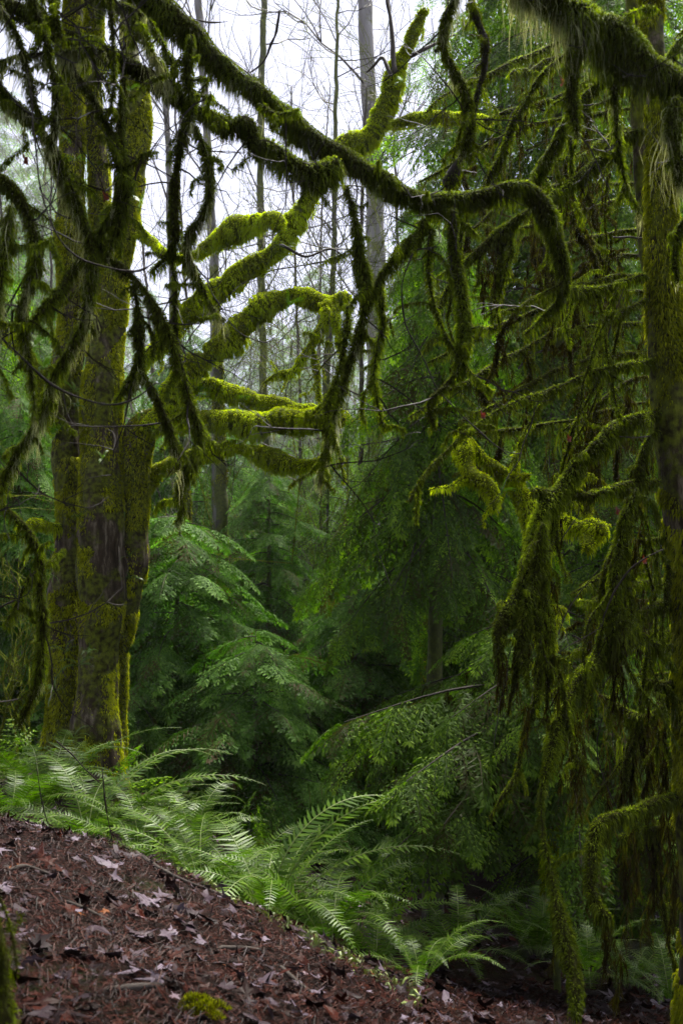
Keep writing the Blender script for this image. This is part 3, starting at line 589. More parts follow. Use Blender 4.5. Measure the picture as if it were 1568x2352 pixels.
rb([(1545, 1378, 7), (1494, 1391, 10), (1464, 1411, 12), (1439, 1436, 13), (1414, 1466, 14), (1384, 1501, 15), (1354, 1541, 15), (1324, 1576, 16), (1299, 1626, 14), (1284, 1661, 13), (1269, 1706, 12), (1255, 1764, 9), (1245, 1814, 6), (1244, 1864, 4), (1249, 1924, 5), (1259, 1989, 6), (1274, 2064, 10), (1289, 2124, 18), (1304, 2184, 18), (1314, 2234, 16), (1322, 2294, 13), (1320, 2340, 5)], 3.9, 3.0, tails=(3, .15, .3, .025, 80))
rb([(1384, 1496, 10), (1354, 1516, 14), (1329, 1546, 16), (1304, 1566, 14), (1270, 1595, 8)], 3.8, 3.9, tails=(6, .3, .6, .04, 110))
rb([(1545, 1484, 6), (1504, 1476, 9), (1479, 1461, 9), (1454, 1446, 6)], 3.9, 3.8)
rb([(1555, 1566, 9), (1520, 1570, 12), (1479, 1562, 9)], 3.9, 3.9, tails=(3, .2, .35, .04, 90))
rb([(1560, 1829, 10), (1504, 1839, 13), (1464, 1854, 14), (1424, 1869, 15), (1389, 1884, 15), (1369, 1909, 15), (1359, 1949, 14), (1354, 1974, 12), (1350, 2024, 10), (1374, 2084, 10), (1404, 2114, 9)], 3.9, 3.6, tails=(5, .2, .45, .04, 120))
rb([(1545, 1239, 5), (1500, 1243, 6), (1455, 1243, 6)], 3.9, 3.9)
rb([(1510, 980, 6), (1479, 1023, 9), (1464, 1078, 11), (1449, 1138, 13), (1424, 1236, 15), (1399, 1306, 18), (1384, 1376, 20), (1378, 1425, 10)], 3.9, 3.8, tails=(5, .2, .4, .04, 100))
rb([(1460, 1120, 6), (1439, 1186, 9), (1429, 1236, 13), (1419, 1296, 15), (1409, 1376, 15), (1405, 1460, 8)], 3.8, 3.7, tails=(4, .2, .4, .04, 100))
rb([(1550, 1600, 8), (1500, 1640, 10), (1450, 1640, 12), (1400, 1610, 12), (1370, 1600, 8)], 4.1, 4.3, tails=(13, .3, .7, .05, 130))
rb([(1560, 1900, 8), (1510, 1900, 10), (1460, 1915, 12), (1420, 1925, 10)], 4.1, 4.2, tails=(9, .25, .5, .05, 130))
rb([(1500, 300, 8), (1440, 310, 10), (1409, 328, 12), (1360, 375, 16), (1334, 402, 16), (1285, 448, 12), (1262, 460, 6)], 4.1, 4.0, tails=(5, .1, .25, .025, 70))
rb([(1490, 100, 8), (1430, 130, 9), (1394, 170, 11), (1360, 207, 14), (1330, 245, 13), (1300, 280, 15), (1274, 330, 19), (1240, 385, 18), (1222, 428, 8)], 4.1, 4.2, tails=(8, .1, .3, .03, 80))
rb([(1330, 100, 4), (1290, 130, 5), (1240, 175, 7), (1210, 220, 8), (1184, 262, 8), (1160, 330, 10), (1130, 390, 10), (1114, 425, 6)], 4.2, 4.3, tails=(5, .1, .25, .025, 60))
rb([(1250, 470, 5), (1209, 490, 11), (1159, 525, 15), (1109, 565, 16), (1070, 600, 13), (1030, 650, 8)], 4.0, 4.1, tails=(8, .1, .35, .03, 80))

def rope(p, L, r, rg, toward=-.25):
    d = np.array([toward*rg.random()+rg.normal(0, .25), rg.normal(0, .2), -1.]); q = [np.array(p)]
    for k in range(7):
        d = d+np.array([rg.normal(0, .25), rg.normal(0, .2), -.25]); d /= np.linalg.norm(d); q.append(q[-1]+d*L/7)
    w_ = r*np.array([.6, .8, 1.0, 1.15, 1.1, .95, .7, .3])*rg.uniform(.8, 1.2, 8); return smooth_path(np.column_stack([q, w_]), .014)
rg = np.random.default_rng(21)
for i in range(84):
    ri = int(rg.integers(len(RPATHS)))
    if ri in (3, 7, 8, 11): ri = int(rg.integers(13, len(RPATHS)))
    pth = RPATHS[ri]; k = int(rg.integers(len(pth)//6, len(pth)-1)); L = rg.uniform(.15, .62)
    kk = dict(RB); kk.update(spurs=9, hang=420, hangL=.09, nseg=7, L=.016, W=.0036)
    pr_ = rope(pth[k, :3], L, rg.uniform(.003, .009), rg, -.7)
    if i % 4 == 3: mesh('branch', *(lambda v: (v[0], [v[1]]))(tube(pr_*[1, 1, 1, .28], 6, .15, 30, i)), M['bark_wet'], right)
    else: mossy_part('branch', pr_, right, **kk)

# free hanging curtains of moss in the middle right, hung on thin hemlock limbs
hz = thing('hemlock_tree', 'moss choked hemlock right of centre, its thin limbs hung with dozens of dark ragged beards', 'tree', tuple(P(1330, 1900, 5.6)))
V, Q = tube(trace([(1600, 2200, 26), (1595, 1900, 22), (1575, 1400, 18), (1535, 900, 14), (1512, 400, 10), (1500, -50, 7), (1492, -700, 4), (1488, -1100, 1)], 5.6, 5.7, .05), 12, .1, 5); mesh('trunk', V, [Q], M['bark_dark'], hz)
rg = np.random.default_rng(5)
HZP = []
for k in range(29):
    y0 = 60+k*57+rg.uniform(-20, 20)
    if 985 < y0 < 1215: continue
    x0 = 1512+(y0-400)*.045; ln = rg.uniform(150, 620) if y0 < 1000 else rg.uniform(120, 420)
    dr = rg.uniform(.15, .5)*ln; d = 5.65
    if y0 < 985: dr = min(dr, (985-y0)*.8+10)
    pts = [(x0, y0, 5), (x0-ln*.35, y0+dr*.1, 5), (x0-ln*.7, y0+dr*.55, 6), (x0-ln, y0+dr*1.1, 3)]
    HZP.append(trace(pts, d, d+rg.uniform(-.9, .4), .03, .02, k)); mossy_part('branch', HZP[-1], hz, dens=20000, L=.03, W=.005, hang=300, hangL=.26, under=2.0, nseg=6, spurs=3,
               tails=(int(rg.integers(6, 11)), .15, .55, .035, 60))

rg = np.random.default_rng(8)
for i in range(34):
    pth = HZP[int(rg.integers(3, 20))]; k = int(rg.integers(len(pth)//3, len(pth)-1)); L = rg.uniform(.25, .8)
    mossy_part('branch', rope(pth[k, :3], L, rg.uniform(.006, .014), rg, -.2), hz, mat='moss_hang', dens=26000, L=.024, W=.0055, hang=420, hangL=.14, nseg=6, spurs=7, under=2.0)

# ---------------------------------------------------------------- conifer foliage
def spray(n, blen, leafn, ll, lw, droop, seed, hang=.25):
    """flat lacy spray along +X, unit length: side branchlets with small leaves; returns V (m,3), quads, tone"""
    rg = np.random.default_rng(seed); B = []; D = []; S = []; T0 = []
    def put(b, d, l, wd, tn): B.append(b); D.append(d); S.append((l, wd)); T0.append(tn)
    tn_all = []
    for i in range(n):
        s = (i+.5)/n
        for sg in (-1, 1):
            L = blen*(max(.06, math.sin(min(.97, s*.85+.18)*3.1416))**.7)*(1-.35*s)*rg.uniform(.75, 1.15)
            a = sg*rg.uniform(.75, 1.05)
            bd = np.array([math.cos(a), math.sin(a), -rg.uniform(0, hang)])
            p0 = np.array([s+rg.uniform(-.01, .01), 0, 0]); tt = rg.uniform(-.25, .25)
            m = max(2, int(leafn*L/blen))
            for k in range(m):
                q = (k+.4)/m; pc = p0+bd*L*q+np.array([0, 0, -hang*.6*q*q*L])
                for s2 in (-1, 1):
                    b2 = a+s2*.65; put(pc, np.array([math.cos(b2), math.sin(b2), -.25*rg.random()-hang*.4]), ll*(1.1-.5*q)*rg.uniform(.7, 1.2), lw, tt+rg.uniform(.3, .7))
            put(p0+bd*L, bd, ll*.9, lw, tt+.6)
            put(p0, bd, L, lw*.55, .25)
    put(np.array([0, 0, 0.]), np.array([1, 0, 0.]), 1.0, lw*.5, .12)
    B = np.array(B); D = nrm(np.array(D)); S = np.array(S); T0 = np.array(T0)
    w = nrm(np.cross(D, np.array([0, 0, 1.])+rg.normal(size=D.shape)*.35))*S[:, 1:2]*.5
    tip = B+D*S[:, :1]; mid = B+D*S[:, :1]*.45
    V = np.stack([B, mid+w, tip, mid-w], 1).reshape(-1, 3)
    V[:, 2] -= droop*V[:, 0]**2; V[:, 2] -= .25*np.abs(V[:, 1])
    return V, np.arange(len(V)).reshape(-1, 4), np.repeat(T0, 4)
SPR = {'cedar': [spray(10, .38, 5, .10, .036, .28, s, .18) for s in range(3)],
       'cedar_far': [spray(9, .36, 4, .085, .030, .35, s+20, .35) for s in range(3)],
       'hemlock': [spray(10, .36, 4, .088, .036, .3, s+40, .2) for s in range(3)],
       'hemlock_far': [spray(9, .34, 5, .075, .024, .3, s+60, .25) for s in range(3)]}
def place_sprays(acc, kind, pos, dirs, size, rg, roll=.22, upv=None, tj=.22):
    """instances of sprays: X along dirs, Z up-ish"""
    n = len(pos); x = nrm(dirs); up = np.array([0, 0, 1.])+rg.normal(size=(n, 3))*roll
    y = nrm(np.cross(up, x)); z = np.cross(x, y); Mx = np.stack([x, y, z], -1)*size[:, None, None]
    which = rg.integers(0, len(SPR[kind]), n)
    for v in range(len(SPR[kind])):
        SV, SQ, ST = SPR[kind][v]; k = np.where(which == v)[0]
        if not len(k): continue
        A = np.einsum('nij,mj->nmi', Mx[k], SV)+pos[k][:, None]
        q = SQ[None]+(np.arange(len(k))*len(SV))[:, None, None]
        acc.add(A.reshape(-1, 3), q.reshape(-1, 4), None, (ST[None]+rg.normal(0, tj, (len(k), 1))).ravel())
def limb_path(p, az, L, e0, droop, k=8, rg=None, tipup=.0):
    s = np.linspace(0, 1, k); hx = np.array([math.cos(az), math.sin(az), 0])
    z = math.tan(e0)*s*L-droop*L*s**1.7+tipup*L*s**5
    side = np.array([-hx[1], hx[0], 0]); wob = (rg.uniform(-.12, .12)*L*s**2) if rg is not None else 0
    return p+np.outer(s*L, hx)+np.column_stack([0*s, 0*s, z])+np.outer(wob*np.ones(k), side)*1.0
def crown_on(acc, kind, p, h0, h1, nl, Rf, e0, droop, fs, fstep, rg, azr=(0, 6.283), lean=None, tails=None, tacc=None, tipup=.05, moss=None):
    """limbs from height h0 to h1 of a trunk standing at p"""
    P0 = []; D0 = []; S0 = []
    seg0 = []; seg1 = []; ra = []; rb_ = []
    for i in range(nl):
        f = (i+rg.random())/nl; h = h0+(h1-h0)*f; az = azr[0]+(azr[1]-azr[0])*((i*.618+rg.uniform(-.06, .06)) % 1); L = Rf(f)*rg.uniform(.75, 1.12)
        b = p+np.array([0, 0, h]) if lean is None else p+np.array([0, 0, h])+lean*h
        c = limb_path(b, az, L, e0*rg.uniform(.5, 1.4), droop*rg.uniform(.7, 1.3), 9, rg, tipup)
        seg0.append(c[:-1]); seg1.append(c[1:]); rr = np.linspace(.006+.006*L, .002, 9); ra.append(rr[:-1]); rb_.append(rr[1:])
        ln = np.linalg.norm(np.diff(c, axis=0), axis=1).sum(); m = max(3, int(ln/fstep))
        s = np.linspace(.12, 1, m)**.85; x = s*8; k = np.minimum(x.astype(int), 7); q = c[k]+(c[k+1]-c[k])*(x-k)[:, None]
        t = nrm(c[k+1]-c[k]); side = nrm(np.cross(t, [0, 0, 1.]))
        for sg in (-1, 1):
            an = rg.uniform(.45, .95, m)[:, None]
            d = t*np.cos(an)+side*sg*np.sin(an)+np.column_stack([np.zeros(m), np.zeros(m), -rg.uniform(.0, .25, m)-droop*.25])
            P0.append(q+rg.normal(size=(m, 3))*.01); D0.append(d); S0.append(fs*(1.15-.6*s)*rg.uniform(.7, 1.2, m)*min(1.2, .55+.45*L))
        P0.append(c[-2:-1]); D0.append(t[-1:]); S0.append(np.array([fs*.8]))
        if tails is not None:
            for j in range(rg.poisson(tails[0]*L)):
                u = rg.uniform(.15, .95)*8; kk = int(u); tail(tacc, c[kk], rg.uniform(tails[1], tails[2]), tails[3], tails[4], tails[5], int(rg.integers(1e6)))
    place_sprays(acc, kind, np.concatenate(P0), np.concatenate(D0), np.concatenate(S0), rg)
    prisms(acc, np.concatenate(seg0), np.concatenate(seg1), np.concatenate(ra), np.concatenate(rb_), 1)
def conifer(label, X, Y, top, rad, kind='cedar', nl=40, fs=.4, fstep=.12, e0=.25, droop=.5, seed=0, base=.08, group=None, name=None, tr=None, mat=None, tails=None, z0=None, trunk=True, prof=.75, cat='tree', azr=(0, 6.283)):
    """top: world z of the tip; rad: crown radius at the base"""
    rg = np.random.default_rng(seed+500); zb = float(terr(X, Y)) if z0 is None else z0; H = top-zb
    t = thing(name or ('cedar_tree' if 'cedar' in kind else 'hemlock_tree'), label, cat, (X, Y, zb), group)
    r0 = tr or H*.012+.02; lean = np.array([rg.uniform(-.02, .02), rg.uniform(-.02, .02), 0])
    k = 14; s = np.linspace(0, 1, k); c = np.column_stack([X+lean[0]*H*s, Y+lean[1]*H*s, zb-.1+(H+.1)*s, r0*(1-.93*s)])
    V, Q = tube(smooth_path(c, .3), 10, .08, 5, seed); mesh('trunk', V, [Q], M['bark_dark'], t)
    a = Acc(); ta = Acc() if tails else None
    crown_on(a, kind, np.array([X, Y, zb]), H*base, H*.985, nl, lambda f: rad*(1-f)**prof+.08*rad, e0, droop, fs, fstep, rg, azr, lean, tails, ta)
    a.build('crown', [M[mat or ('cedar' if 'cedar' in kind else 'hemlock')], M['bark_wet']], t)
    if tails: ta.build('hanging_moss', M['moss_hang'], t)
    return t
def vx(x, d): return (x-784)/F*d
def vz(y, d): return float(P(784, y, d)[2])

UC = 'young cedars filling the hollow behind the ferns'
conifer('layered young cedar with drooping blue green sprays, right beside the thick maple stems', vx(400, 9.2), 9.2, vz(1165, 9.2), 1.10, nl=50, fs=.62, fstep=.14, seed=1, droop=.42, e0=.2, prof=.55)
conifer('broad young cedar with pale sprays in the middle, above the tall arching fern', vx(840, 9.6), 9.6, vz(1270, 9.6), 1.10, nl=50, fs=.62, fstep=.14, seed=2, droop=.42, e0=.2, prof=.55)
conifer('slim greyish cedar between the two broad young cedars', vx(620, 12), 12, vz(1060, 12), 1.2, nl=70, fs=.5, fstep=.14, seed=3, droop=.5)
conifer('low bushy cedar in the centre of the hollow, in front of the slim one', vx(590, 8.3), 8.3, vz(1440, 8.3), .8, nl=40, fs=.55, fstep=.13, seed=9, droop=.4, prof=.55)
conifer('cedar with flat fan shaped sprays behind the second maple', vx(1095, 11), 11, vz(1080, 11), 1.1, nl=70, fs=.55, fstep=.15, seed=4, droop=.4)
conifer('cedar with fan shaped sprays at the right between hanging beards', vx(1400, 11), 11, vz(1080, 11), 1.3, nl=70, fs=.5, fstep=.15, seed=5, droop=.45)
conifer('greyish cedar at the left edge behind the bent branch', vx(45, 10.5), 10.5, vz(900, 10.5), 1.2, nl=80, fs=.5, fstep=.14, seed=6, droop=.6)
conifer('small dark cedar low behind the left ferns', vx(330, 8.4), 8.4, vz(1560, 8.4), .75, nl=50, fs=.34, fstep=.10, seed=7, droop=.6)
conifer('small dark cedar low in the middle, behind the upright fern', vx(700, 8.8), 8.8, vz(1600, 8.8), .9, nl=60, fs=.36, fstep=.10, seed=8, droop=.6)
# lacy bright hemlocks
conifer('bright lacy hemlock leaning in from the centre, its edge sloping down to the left', vx(985, 6.6), 6.6, vz(480, 6.6), .85, 'hemlock', nl=42, fs=.52, fstep=.14, seed=11, droop=.95, e0=.2, base=.50, tails=(1.6, .12, .35, .02, 40, .005), prof=.6)
conifer('moss hung hemlock low right of centre, sweeping branches reaching left over the ferns', vx(1262, 5.4), 5.4, vz(1380, 5.4), 1.25, tr=.022, kind='hemlock', nl=38, fs=.44, fstep=.10, seed=12, droop=.6, e0=.25, base=.58, tails=(6, .12, .4, .03, 60, .006), prof=.5)
conifer('green hemlock behind the right trunk', vx(1440, 7.5), 7.5, vz(800, 7.5), 1.3, 'hemlock', nl=50, fs=.46, fstep=.13, seed=13, droop=.8, base=.1, tails=(1.2, .2, .5, .03, 50, .007))
conifer('tall hemlock with lacy drooping boughs filling the upper right', vx(1290, 9.5), 9.5, 9.6, 2.1, 'hemlock', nl=70, fs=.6, fstep=.18, seed=14, droop=.8, base=.22, tails=(.8, .2, .6, .04, 40, .009), prof=.4)
conifer('tall hemlock with pale trunk at the top right, bare lower stubs on its left', vx(1150, 12), 12, 11.5, 1.5, 'hemlock_far', nl=70, fs=.65, fstep=.2, seed=15, droop=.6, base=.45, prof=.35, tr=.13)
conifer('tall dark hemlock behind the upper right, close to the right trunk', vx(1530, 13), 13, 13.0, 2.4, 'hemlock_far', nl=80, fs=.75, fstep=.22, seed=16, droop=.7, base=.2, prof=.4)
conifer('dim hemlock between the two right hand cedars', vx(1240, 13.5), 13.5, 8, 1.8, 'hemlock_far', nl=100, fs=.6, fstep=.17, seed=17, droop=.7, base=.05, prof=.5)
# unseen trees added behind and beside the viewpoint to block light from the rear
a = Acc(); rg = np.random.default_rng(303)
for i in range(12):
    an = math.pi*(1.06+.62*(i+rg.uniform(-.3, .3))/11); rad_ = rg.uniform(4.5, 9); X, Y = rad_*math.cos(an)*1.15, rad_*math.sin(an)+.5; zb = float(terr(X, Y)); H = rg.uniform(9, 14)
    V, Q = tube(np.column_stack([np.full(9, X), np.full(9, Y), np.linspace(zb-.1, zb+H, 9), np.linspace(.2, .02, 9)]), 8); a.add(V, Q, None, .2, 1)
    crown_on(a, 'hemlock_far', np.array([X, Y, zb]), .6, H, 46, lambda f: 2.1*(1-f)**.5+.2, .2, .6, 1.1, .38, rg)
for X, Y, az0 in ((-4.3, 7.2, -.25), (-5.0, 9.0, -.7)):  # added out of view: high one-sided boughs that shade the litter slope
    zb = float(terr(X, Y)); V, Q = tube(np.column_stack([np.full(9, X), np.full(9, Y), np.linspace(zb-.1, zb+13, 9), np.linspace(.22, .03, 9)]), 8); a.add(V, Q, None, .2, 1)
    crown_on(a, 'hemlock_far', np.array([X, Y, zb]), 8.2-zb, 10.2-zb, 34, lambda f: 5.2-1.5*f, .12, .16, .9, .3, rg, (az0-.25, az0+.4))
unseen_forest = a.build('forest', [M['hemlock'], M['bark_twig']], None); unseen_forest['kind'] = 'stuff'; unseen_forest['label'] = 'unseen evergreen forest added round the viewpoint to block light and shade the litter'
# middle distance evergreens: one of each kind, then copies
def copy_tree(root, loc, rz, sc, label):
    r = root.copy(); COL.objects.link(r); r.location = loc; r.rotation_euler = (0, 0, rz); r.scale = (sc, sc, sc); r['label'] = label
    for ch in root.children:
        c = ch.copy(); COL.objects.link(c); c.parent = r; c.matrix_parent_inverse = ch.matrix_parent_inverse.copy()
    return r
FARG = 'distant evergreens closing off the hollow'
protoA = conifer('dim evergreen at middle distance, left of the thin pale trunk', -2.6, 16, 6.2, 2.2, 'cedar_far', nl=70, fs=.75, fstep=.24, seed=30, droop=.6, base=.03, group=FARG, name='evergreen_tree')
protoB = conifer('dim evergreen at middle distance, behind the central cedars', .9, 17, 5.5, 2.3, 'hemlock_far', nl=75, fs=.75, fstep=.24, seed=31, droop=.7, base=.03, group=FARG, name='evergreen_tree')
protoC = conifer('tall faint conifer far off in the mist, right of the pale trunk', 3.4, 38, 17.5, 3.4, 'hemlock_far', nl=110, fs=1.3, fstep=.42, seed=32, droop=.5, base=.1, group=FARG, name='evergreen_tree')
def base(X, Y): return (X, Y, float(terr(X, Y)))
mids = [(vx(60, 15), 15, 1.0), (vx(-60, 12.5), 12.5, 1.0), (vx(300, 18), 18, .9), (vx(740, 14.5), 14.5, .75), (vx(1000, 15), 15, 1.0), (vx(1180, 18), 18, 1.2), (vx(1420, 16), 16, 1.3), (vx(1640, 18), 18, 1.2), (vx(520, 22), 22, 1.0),
        (vx(850, 23), 23, 1.0), (vx(180, 24), 24, 1.4), (vx(1300, 24), 24, 1.7), (vx(1520, 22), 22, 1.6), (vx(680, 28), 28, 1.1), (vx(400, 30), 30, 1.1), (vx(1000, 29), 29, 1.5), (vx(-100, 20), 20, 1.5)]
where = ['near the left edge behind the maple', 'outside the far left of the leaning bough', 'behind the maple stems', 'just right of the greyish slim cedar', 'behind the leaning bright hemlock', 'behind the second maple', 'behind the right hand curtains of moss', 'behind the tall right trunk',
         'seen under the lowest bright limb', 'in the gap above the central cedars', 'beyond the maple crown on the left', 'beyond the right hand beards', 'far behind the right trunk', 'deep in the hollow at the centre', 'deep behind the left bright limbs', 'deep behind the leaning hemlock', 'at the far left frame edge in the mist']
for i, ((X, Y, s), wtxt) in enumerate(zip(mids, where)):
    copy_tree((protoA, protoB)[i % 2], base(X, Y), i*1.7, s, ('dim cedar ' if i % 2 == 0 else 'dim hemlock ')+wtxt)
fars = [(vx(430, 90), 90, 1.5), (vx(560, 105), 105, 1.75), (vx(690, 98), 98, 1.6), (vx(740, 120), 120, 2.3), (vx(60, 75), 75, 2.0), (vx(140, 100), 100, 2.7), (vx(330, 115), 115, 2.1), (vx(900, 95), 95, 1.6), (vx(1010, 110), 110, 2.6), (vx(-20, 100), 100, 3.0), (vx(620, 130), 130, 2.1), (vx(500, 135), 135, 2.1), (vx(820, 125), 125, 1.9)]
wf = ['above the broken mossy stub', 'left of the thin pale trunk', 'right of the thin pale trunk', 'tallest one in the white gap', 'at the left edge under the bowed branch', 'between the left edge and the maple', 'behind the right maple stem', 'below the pale tall trunk', 'beside the black hanging branch', 'faintest at the left edge', 'faintest in the white gap', 'faint behind the speckled trunk', 'faint beside the tall pale trunk']
for i, ((X, Y, s), t_) in enumerate(zip(fars, wf)):
    copy_tree(protoC, base(X, Y), i*2.1, s, 'pale misty conifer '+t_)

# ---------------------------------------------------------------- bare trees
def bare_tree(label, pts, d, mat='bark_pale', nb=14, bl=1.8, seed=0, frm=.25, group=None, depth=2, down=0, rmin=.0028, moss=False, up=.5, br=.018):
    rg = np.random.default_rng(seed+900); path = trace(pts, d, d+.3, .15, .02, seed)
    x0 = path[0]; t = thing('bare_tree', label, 'tree', (x0[0], x0[1], float(terr(x0[0], x0[1]))), group)
    # carry the trunk down to the ground
    zb = float(terr(x0[0], x0[1]))-.1
    if x0[2] > zb: path = np.vstack([np.column_stack([np.full(6, x0[0]), np.full(6, x0[1]), np.linspace(zb, x0[2]-.2, 6), np.linspace(x0[3]*1.25, x0[3], 6)]), path])
    V, Q = tube(path, 10, .07, 3, seed, cap=False); o = mesh('trunk', V, [Q], M[mat], t)
    out = []; n = len(path)
    for i in range(nb):
        k = int(n*(frm+(1-frm)*(i+rg.random())/nb)); k = min(k, n-2); az = rg.uniform(0, 6.283)
        dd = np.array([math.cos(az), math.sin(az)*.7, up+rg.uniform(-.5, .5)-down])
        L = bl*rg.uniform(.6, 1.2); twigs(path[k, :3], dd, L, min(path[k, 3]*.45, br), depth, rg, out)
    a = Acc(); p0 = np.array([s[0] for s in out]); p1 = np.array([s[1] for s in out]); ra = np.maximum(np.array([s[2] for s in out]), rmin); rb2 = np.maximum(np.array([s[3] for s in out]), rmin*.8)
    prisms(a, p0, p1, ra, rb2, 0, .3); a.build('crown', M['bark_twig'], t, smooth=False)
    return t
bare_tree('tall grey trunk with yellow moss patches standing against the white sky', [(868, 1500, 24), (864, 900, 22), (862, 600, 22), (858, 450, 21), (852, 300, 20), (845, 150, 19), (837, -30, 17), (826, -500, 12), (820, -1000, 3)], 18, nb=12, bl=2.2, seed=1, br=.03)
bare_tree('slender dark trunk rising through the mist left of the pale one, mossy at its middle', [(615, 1500, 10), (612, 1030, 9), (605, 890, 9), (600, 600, 9), (598, 400, 8), (601, 200, 8), (606, -30, 7), (610, -400, 4), (612, -700, 1.5)], 19, 'bark_dark', nb=17, bl=2.6, seed=2)
bare_tree('speckled whitish alder trunk between the maple crown and the sky', [(500, 1500, 12), (495, 800, 11), (490, 560, 11), (480, 400, 10), (468, 180, 9), (455, -10, 9), (446, -400, 5), (440, -800, 1.5)], 15, nb=15, bl=2.2, seed=3)
bare_tree('thin alder trunk seen just beside the right maple stem', [(405, 1500, 9), (400, 900, 8), (392, 500, 8), (385, 290, 7), (378, 100, 7), (370, -300, 4), (366, -600, 1.5)], 16, nb=14, bl=2.2, seed=4)
bare_tree('spindly trunk with reddish bark below the tall grey one', [(740, 1500, 10), (748, 900, 9), (755, 760, 8), (765, 588, 6), (770, 300, 5), (775, 0, 3.5), (776, -150, 3)], 16, 'bark_dark', nb=24, bl=1.4, seed=5, frm=.45)
TW = 'bare saplings in the mist'
for i, (x, d, s, lb) in enumerate([(680, 22, 1.6, 'leaning right in the white gap'), (930, 24, 1.4, 'right of the tall grey trunk'), (720, 30, 2.0, 'farthest in the white gap'), (440, 21, 1.6, 'above the broken stub'),
        (820, 15, 1.0, 'below the hanging centre branch'), (1290, 18, 1.4, 'glimpsed behind the right beards'), (30, 19, 1.6, 'near the left frame edge'), (110, 23, 1.8, 'left of the maple'), (350, 26, 1.6, 'behind the maple crown'), (1020, 20, 1.2, 'beside the leaning hemlock')]):
    xt = x+random.uniform(-60, 90)
    bare_tree('bare twiggy sapling '+lb, [(x, 1450, 6/s), (x+10, 1000, 5.5/s), ((x+xt)/2, 500, 4.5/s), (xt, -20 if i % 2 else 200, 2.5/s)], d, 'bark_twig', nb=13, bl=2.0*s**.5, seed=20+i, frm=.3, group=TW)
for i, (x, y, d, s, lb) in enumerate([(690, 900, 13, 1, 'yellow mossy twigs above the upper limb'), (800, 1000, 13, 1, 'yellow mossy twigs under the hanging branch'), (590, 850, 15, 1, 'grey twigs behind the thick limb'), (1250, 1450, 11, .8, 'brown twigs low behind the second maple'), (40, 1500, 9, .8, 'mossy tangled twigs at the left edge'), (560, 1450, 12, .8, 'brown twigs between the young cedars')]):
    rg = np.random.default_rng(i+70); p = P(x, y, d); zb = float(terr(p[0], p[1])); t = thing('bare_shrub', 'tangle of '+lb, 'shrub', (p[0], p[1], zb)); out = []
    for k in range(5): twigs(np.array([p[0]+rg.uniform(-.2, .2), p[1], zb]), np.array([rg.uniform(-.4, .4), rg.uniform(-.3, .3), 1]), (p[2]-zb)*rg.uniform(.9, 1.3), .016, 3, rg, out, .16)
    a = Acc(); prisms(a, np.array([o_[0] for o_ in out]), np.array([o_[1] for o_ in out]), np.maximum([o_[2] for o_ in out], .0035), np.maximum([o_[3] for o_ in out], .003), 0)
    a.build('stem', M['bark_twig'] if i in (2, 3, 5) else M['moss_core_bright'], t, smooth=False)
# mossy trunks low in the hollow
for i, (pts, d, lb) in enumerate([([(515, 1900, 16), (512, 1340, 14), (508, 1176, 13), (505, 1000, 12), (500, 700, 9)], 12.5, 'mossy dark trunk above the left young cedar'), ([(985, 1900, 16), (980, 1500, 14), (972, 1300, 15), (968, 1200, 15), (960, 900, 12)], 9.0, 'trunk with yellow moss streaks behind the central cedar'),
        ([(1142, 1900, 7), (1138, 1400, 6), (1132, 1176, 5), (1128, 900, 4)], 9.5, 'slim black trunk between the fan shaped sprays'), ([(1285, 1900, 18), (1277, 1400, 15), (1270, 1226, 14), (1262, 900, 12)], 10, 'dark mossy trunk behind the second maple'), ([(435, 1900, 9), (432, 1300, 8), (428, 1000, 7)], 13, 'thin dark trunk over the left young cedar')]):
    path = trace(pts, d, d+.2, .1, .02, i); zb = float(terr(path[0, 0], path[0, 1])); path = np.vstack([np.array([[path[0, 0], path[0, 1], zb-.1, path[0, 3]*1.2]]), path[path[:, 2] > zb+.1]])
    path = smooth_path(path[::3], .1)
    t = thing('mossy_tree', lb, 'tree', (path[0, 0], path[0, 1], zb)); V, Q = tube(path, 10, .15, 5, i); o = mesh('trunk', V, [Q], M['bark_dark'], t)
    a = Acc(); moss_on(a, path, 4000, .05, .012, 700+i, cover=-.1); a.build('moss', M['moss_trunk'], o)

